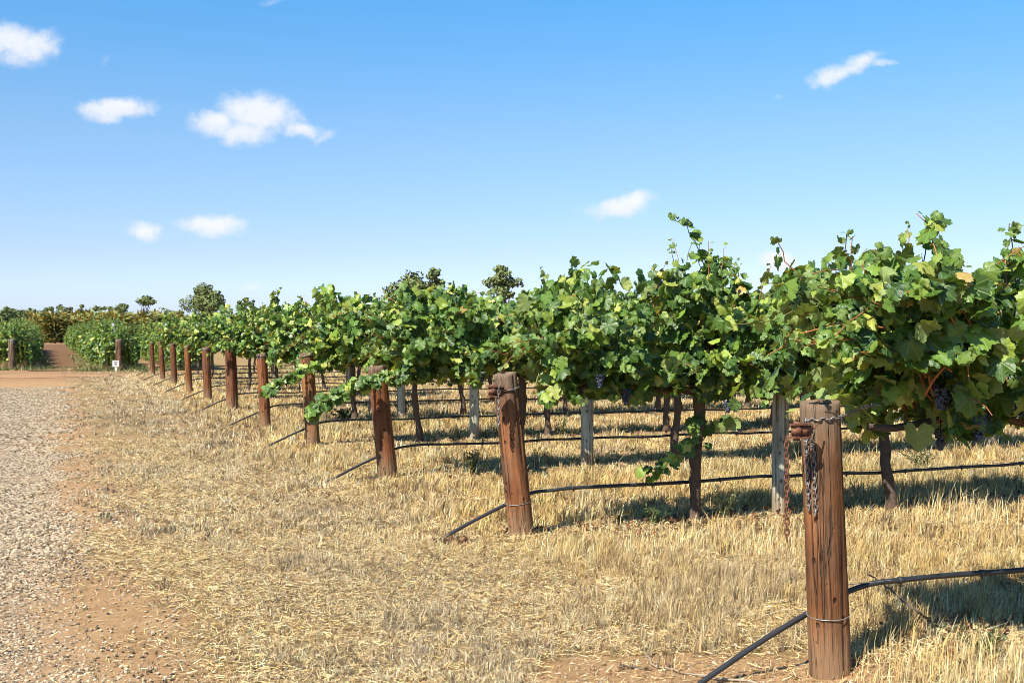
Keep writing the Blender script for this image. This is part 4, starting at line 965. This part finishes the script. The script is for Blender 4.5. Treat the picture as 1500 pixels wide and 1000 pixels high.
twig([gp(350, 722, .012), gp(368, 724, .014), gp(384, 726, .01)], .009, (.16, .12, .09), "dark stick lying in the mown straw left of the posts")
def litter():
    r = np.random.RandomState(17); P = []
    for n in range(4):
        m = (350, 420, 400, 300)[n]; t = r.uniform(.5, [3, 6, 8, 9][n], m); off = r.normal(0, .28, m)
        P.append(np.array([rowpt(n, a, b) for a, b in zip(t, off)]))
    for (px, py, sp, m) in ((664, 796, .07, 60), (1390, 908, .2, 110), (780, 780, .15, 30), (1000, 765, .3, 100)):
        g = ground_at(px, py)[:2]; P.append(g + r.normal(0, 1, (m, 2)) * np.array([sp, sp * .6]))
    P = np.concatenate(P); n = len(P); P3 = np.c_[P, gh(P[:, 0], P[:, 1]) + r.uniform(.008, .04, n)]
    N = r.normal(0, .5, (n, 3)) + np.array([0, 0, .8]); T = r.normal(0, 1, (n, 3)); S = r.uniform(.014, .038, n)
    C = np.array([[.20, .075, .035], [.28, .15, .07], [.13, .06, .04], [.34, .23, .12]])[r.randint(0, 4, n)] * r.uniform(.7, 1.2, (n, 1))
    V, Tt, Cc, U = leaves_mesh(P3, N, T, S, C, 1, r)
    tag(mesh_tri('fallen_leaves', V, Tt, M_LITTER, Cc), kind='stuff')
litter()

# ------------------------------------------------------------------ trees and shrubs in the distance
def tree(px, ytop, d, width, label, seed, cat='tree', name='gum_tree', blobs=14, col=(.045, .075, .030), leaf=.30, nleaf=2600, gap=0.0, flat=.55, trunk_vis=True, group='trees beyond the vineyard', base=.35):
    g = at_depth(px, ytop, d); top_ = g[2]; r = np.random.RandomState(seed)
    root = thing(name, label, cat, (g[0], d, 0), 0, group)
    W_ = width / F * d / 2; H_ = top_ * (1 - base)
    bl = []
    zc = top_ - H_ * (.5 if gap < .6 else .25)
    for i in range(blobs):
        dv = unit(r.normal(0, 1, 3)); dv[2] = abs(dv[2]) if r.rand() < .65 else dv[2]; q = r.rand() ** .4
        rad = W_ * r.uniform(.26, .46) * (1.2 if blobs < 10 else 1)
        c = np.array([dv[0] * W_ * .72 * q, dv[1] * W_ * .72 * q, zc + dv[2] * (top_ - zc) * .8 * q]); c[2] = min(c[2], top_ - rad * flat * .9) if gap < .6 else top_ - rad * flat * .9 - H_ * .42 * (r.rand() * .6 + .6 * q * abs(dv[0]))
        bl.append((c, rad))
    bl.append((np.array([r.normal(0, W_ * .15), 0, top_ - W_ * .34 * flat]), W_ * .36))
    t = Bag(); tr = max(.12, W_ * .075); j = np.array([r.normal(0, .1), 0, top_ * base])
    t.tube(smooth_path([(0, 0, -.2), (r.normal(0, .15), 0, top_ * base * .5), j, j + np.array([0, 0, H_ * .4])], 9), np.linspace(tr, tr * .5, 9), 8, np.array([.20, .155, .125]))
    for (c, rad) in bl: t.tube(smooth_path([j * .9, j * .45 + c * .55 + np.array([0, 0, -.1 * H_]), c], 7), np.linspace(tr * .5, tr * .1, 7), 5, np.array([.17, .13, .105]))
    t.build('trunk', M_TREEBARK, root)
    P = []; N = []; per = nleaf // len(bl)
    for (c, rad) in bl:
        dv = unit(r.normal(0, 1, (per, 3))); rr = rad * (1 - .5 * r.rand(per) ** 1.6)[:, None] * (1 + .2 * np.sin(dv[:, :1] * 5 + c[0]) * np.cos(dv[:, 2:] * 4))
        P.append(c + dv * rr * np.array([1, 1, flat])); N.append(dv * .8 + r.normal(0, .6, (per, 3)))
    P = np.concatenate(P); N = unit(np.concatenate(N)); n = len(P)
    A_ = unit(np.cross(N, r.normal(0, 1, (n, 3)))); B_ = np.cross(N, A_); s = (leaf * r.uniform(.5, 1.2, n))[:, None]
    V = np.stack([P - A_ * s * .5, P + B_ * s * .3, P + A_ * s * .6, P - B_ * s * .3], 1).reshape(-1, 3)
    T = np.arange(n * 4).reshape(-1, 4); c = np.array(col) * r.uniform(.22, .66, (n, 1)) + r.rand(n, 1) * np.array([.012, .008, 0])
    mesh_tri('crown', V, T, M_GUM, np.repeat(c, 4, 0), smooth=False, parent=root)
    return root
tree(301, 415, 170, 74, "large rounded dark green gum tree rising over the far vines", 1, blobs=16, nleaf=9500, leaf=.34, flat=.72, base=.28)
tree(212, 432, 190, 42, "sparse gum tree with a flat open crown above the golden shrubs", 2, blobs=11, nleaf=1300, leaf=.36, gap=.9, flat=.5, base=.5)
tree(180, 445, 175, 46, "low dark spreading tree behind the golden shrubs", 3, blobs=9, nleaf=2000, leaf=.4, base=.2)
tree(352, 441, 190, 20, "small dark tree right of the large gum", 4, blobs=6, nleaf=1200, leaf=.4, base=.3)
tree(360, 436, 180, 15, "thin tree with a small round crown right of the large gum", 5, blobs=4, nleaf=900, leaf=.36, base=.62)
tree(371, 440, 182, 12, "slightest of the thin round crowned trees right of the large gum", 6, blobs=3, nleaf=700, leaf=.36, base=.62)
tree(400, 446, 160, 40, "low rounded green tree showing above the vines", 7, blobs=8, nleaf=1600, leaf=.4, base=.2)
tree(262, 455, 200, 30, "low dark tree at the left foot of the large gum", 8, blobs=6, nleaf=1200, leaf=.45, base=.2)
tree(600, 397, 110, 88, "broad olive green tree rising behind the vine tops, left one", 9, blobs=30, nleaf=7000, leaf=.34, col=(.055, .070, .028), flat=.7, base=.25)
tree(632, 393, 112, 52, "taller rounded olive green tree behind the vine tops", 10, blobs=22, nleaf=5000, leaf=.34, col=(.050, .072, .030), flat=.75, base=.25)
tree(738, 389, 105, 56, "dark gum tree with an open crown behind the vine tops", 11, blobs=9, nleaf=2300, leaf=.32, col=(.045, .058, .026), gap=.5, flat=.5, base=.5)
tree(925, 428, 110, 56, "dark tree barely showing between two vine tops", 12, blobs=8, nleaf=1800, leaf=.34, base=.25)
r = np.random.RandomState(44)
TL = ["leftmost dark tree of the far tree line", "second dark tree from the left in the far tree line", "third dark tree from the left in the far tree line", "fourth dark tree from the left in the far tree line", "dark tree at the right end of the dense far tree line"]
for i, (px, y, wd) in enumerate(((-6, 454, 34), (12, 450, 28), (28, 453, 30), (45, 452, 30), (60, 455, 26))):
    tree(px, y, 230 + 8 * (i % 3), wd * 1.6, TL[i], 50 + i, blobs=16, nleaf=3000, leaf=.55, col=(.030, .055, .034), base=.08, flat=.9, name='tree', group='trees of the far tree line')
TS = ["small round dark treetop above the left end of the golden shrubs", "next round dark treetop above the golden shrubs", "widest dark treetop over the golden shrubs", "small pointed dark treetop over the golden shrubs", "lone dark treetop with a narrow crown", "pointed dark treetop above the lane's right row",
      "small dark treetop right of the pointed one", "round dark treetop left of the low spreading tree", "small dark treetop touching the low spreading tree", "low dark treetop between the sparse gum and the large gum"]
for i, (px, y, wd) in enumerate(((68, 451, 11), (78, 449, 12), (92, 446, 17), (102, 450, 10), (119, 446, 9), (138, 448, 14), (146, 450, 9), (154, 449, 10), (163, 449, 9), (244, 453, 26))):
    tree(px, y, 240, wd * 1.9, TS[i], 70 + i, blobs=9, nleaf=1400, leaf=.45, col=(.035, .055, .032), base=.02, flat=.8, name='tree', group='treetops behind the golden shrubs')
# golden tipped shrubs in two staggered lines
def shrub_mesh(seed):
    r = np.random.RandomState(seed); n = 760; a = r.rand(n) * 6.28; q = r.rand(n) ** .5 * .7
    b = np.stack([np.cos(a) * q, np.sin(a) * q, r.uniform(.05, 2.5, n)], -1); L = r.uniform(.6, 1.3, n)[:, None]
    d = unit(np.stack([np.cos(a) * .8 + .55, np.sin(a) * .8, r.uniform(.2, 1.0, n)], -1)); s = unit(np.cross(d, r.normal(0, 1, (n, 3)))) * .07
    m = b + d * L * .55; t = m + d * L * .4 + np.array([.15, 0, -.22])
    V = np.stack([b - s * .5, b + s * .5, m + s, m - s, t], 1).reshape(-1, 3); T = (np.array([(0, 1, 2), (0, 2, 3), (3, 2, 4)])[None] + (np.arange(n) * 5)[:, None, None]).reshape(-1, 3)
    gold = r.rand(n, 1) < .34 + .22 * (b[:, 2:] > 1.5); c = np.where(gold, np.array([.31, .225, .06]), np.array([.060, .072, .020])) * r.uniform(.6, 1.3, (n, 1))
    return V, T, np.repeat(c, 5, 0)
sm = []
for i in range(3):
    V, T, c = shrub_mesh(90 + i); o = mesh_tri('foliage', V, T, M_GUM, c, smooth=False); sm.append(o.data); bpy.data.objects.remove(o)
bs = Bag(); bs.tube([(0, 0, -.1), (.05, 0, .8), (0, .05, 1.9)], [.09, .07, .03], 6, np.array([.15, .11, .08])); o = bs.build('stem', M_TREEBARK); stem_me = o.data; bpy.data.objects.remove(o)
cnt = 0
for row, (d, x0, x1, stp) in enumerate(((140, 66, 262, 19), (154, 58, 256, 20))):
    for i, px in enumerate(np.arange(x0, x1, stp)):
        q = at_depth(px + r.normal(0, 3), 450, d + r.normal(0, 1))
        o = thing('golden_shrub', f"golden tipped feathery shrub, {ORD[i]} from the left in the {'front' if row == 0 else 'rear'} line beyond the vines", 'shrub', (q[0], q[1], 0), r.normal(0, .35), 'golden tipped shrubs beyond the vines')
        s = r.uniform(1.12, 1.38) * (1 if row == 0 else 1.1); o.scale = (s * 1.05, s, s)
        link('foliage', sm[cnt % 3], o); link('stem', stem_me, o); cnt += 1
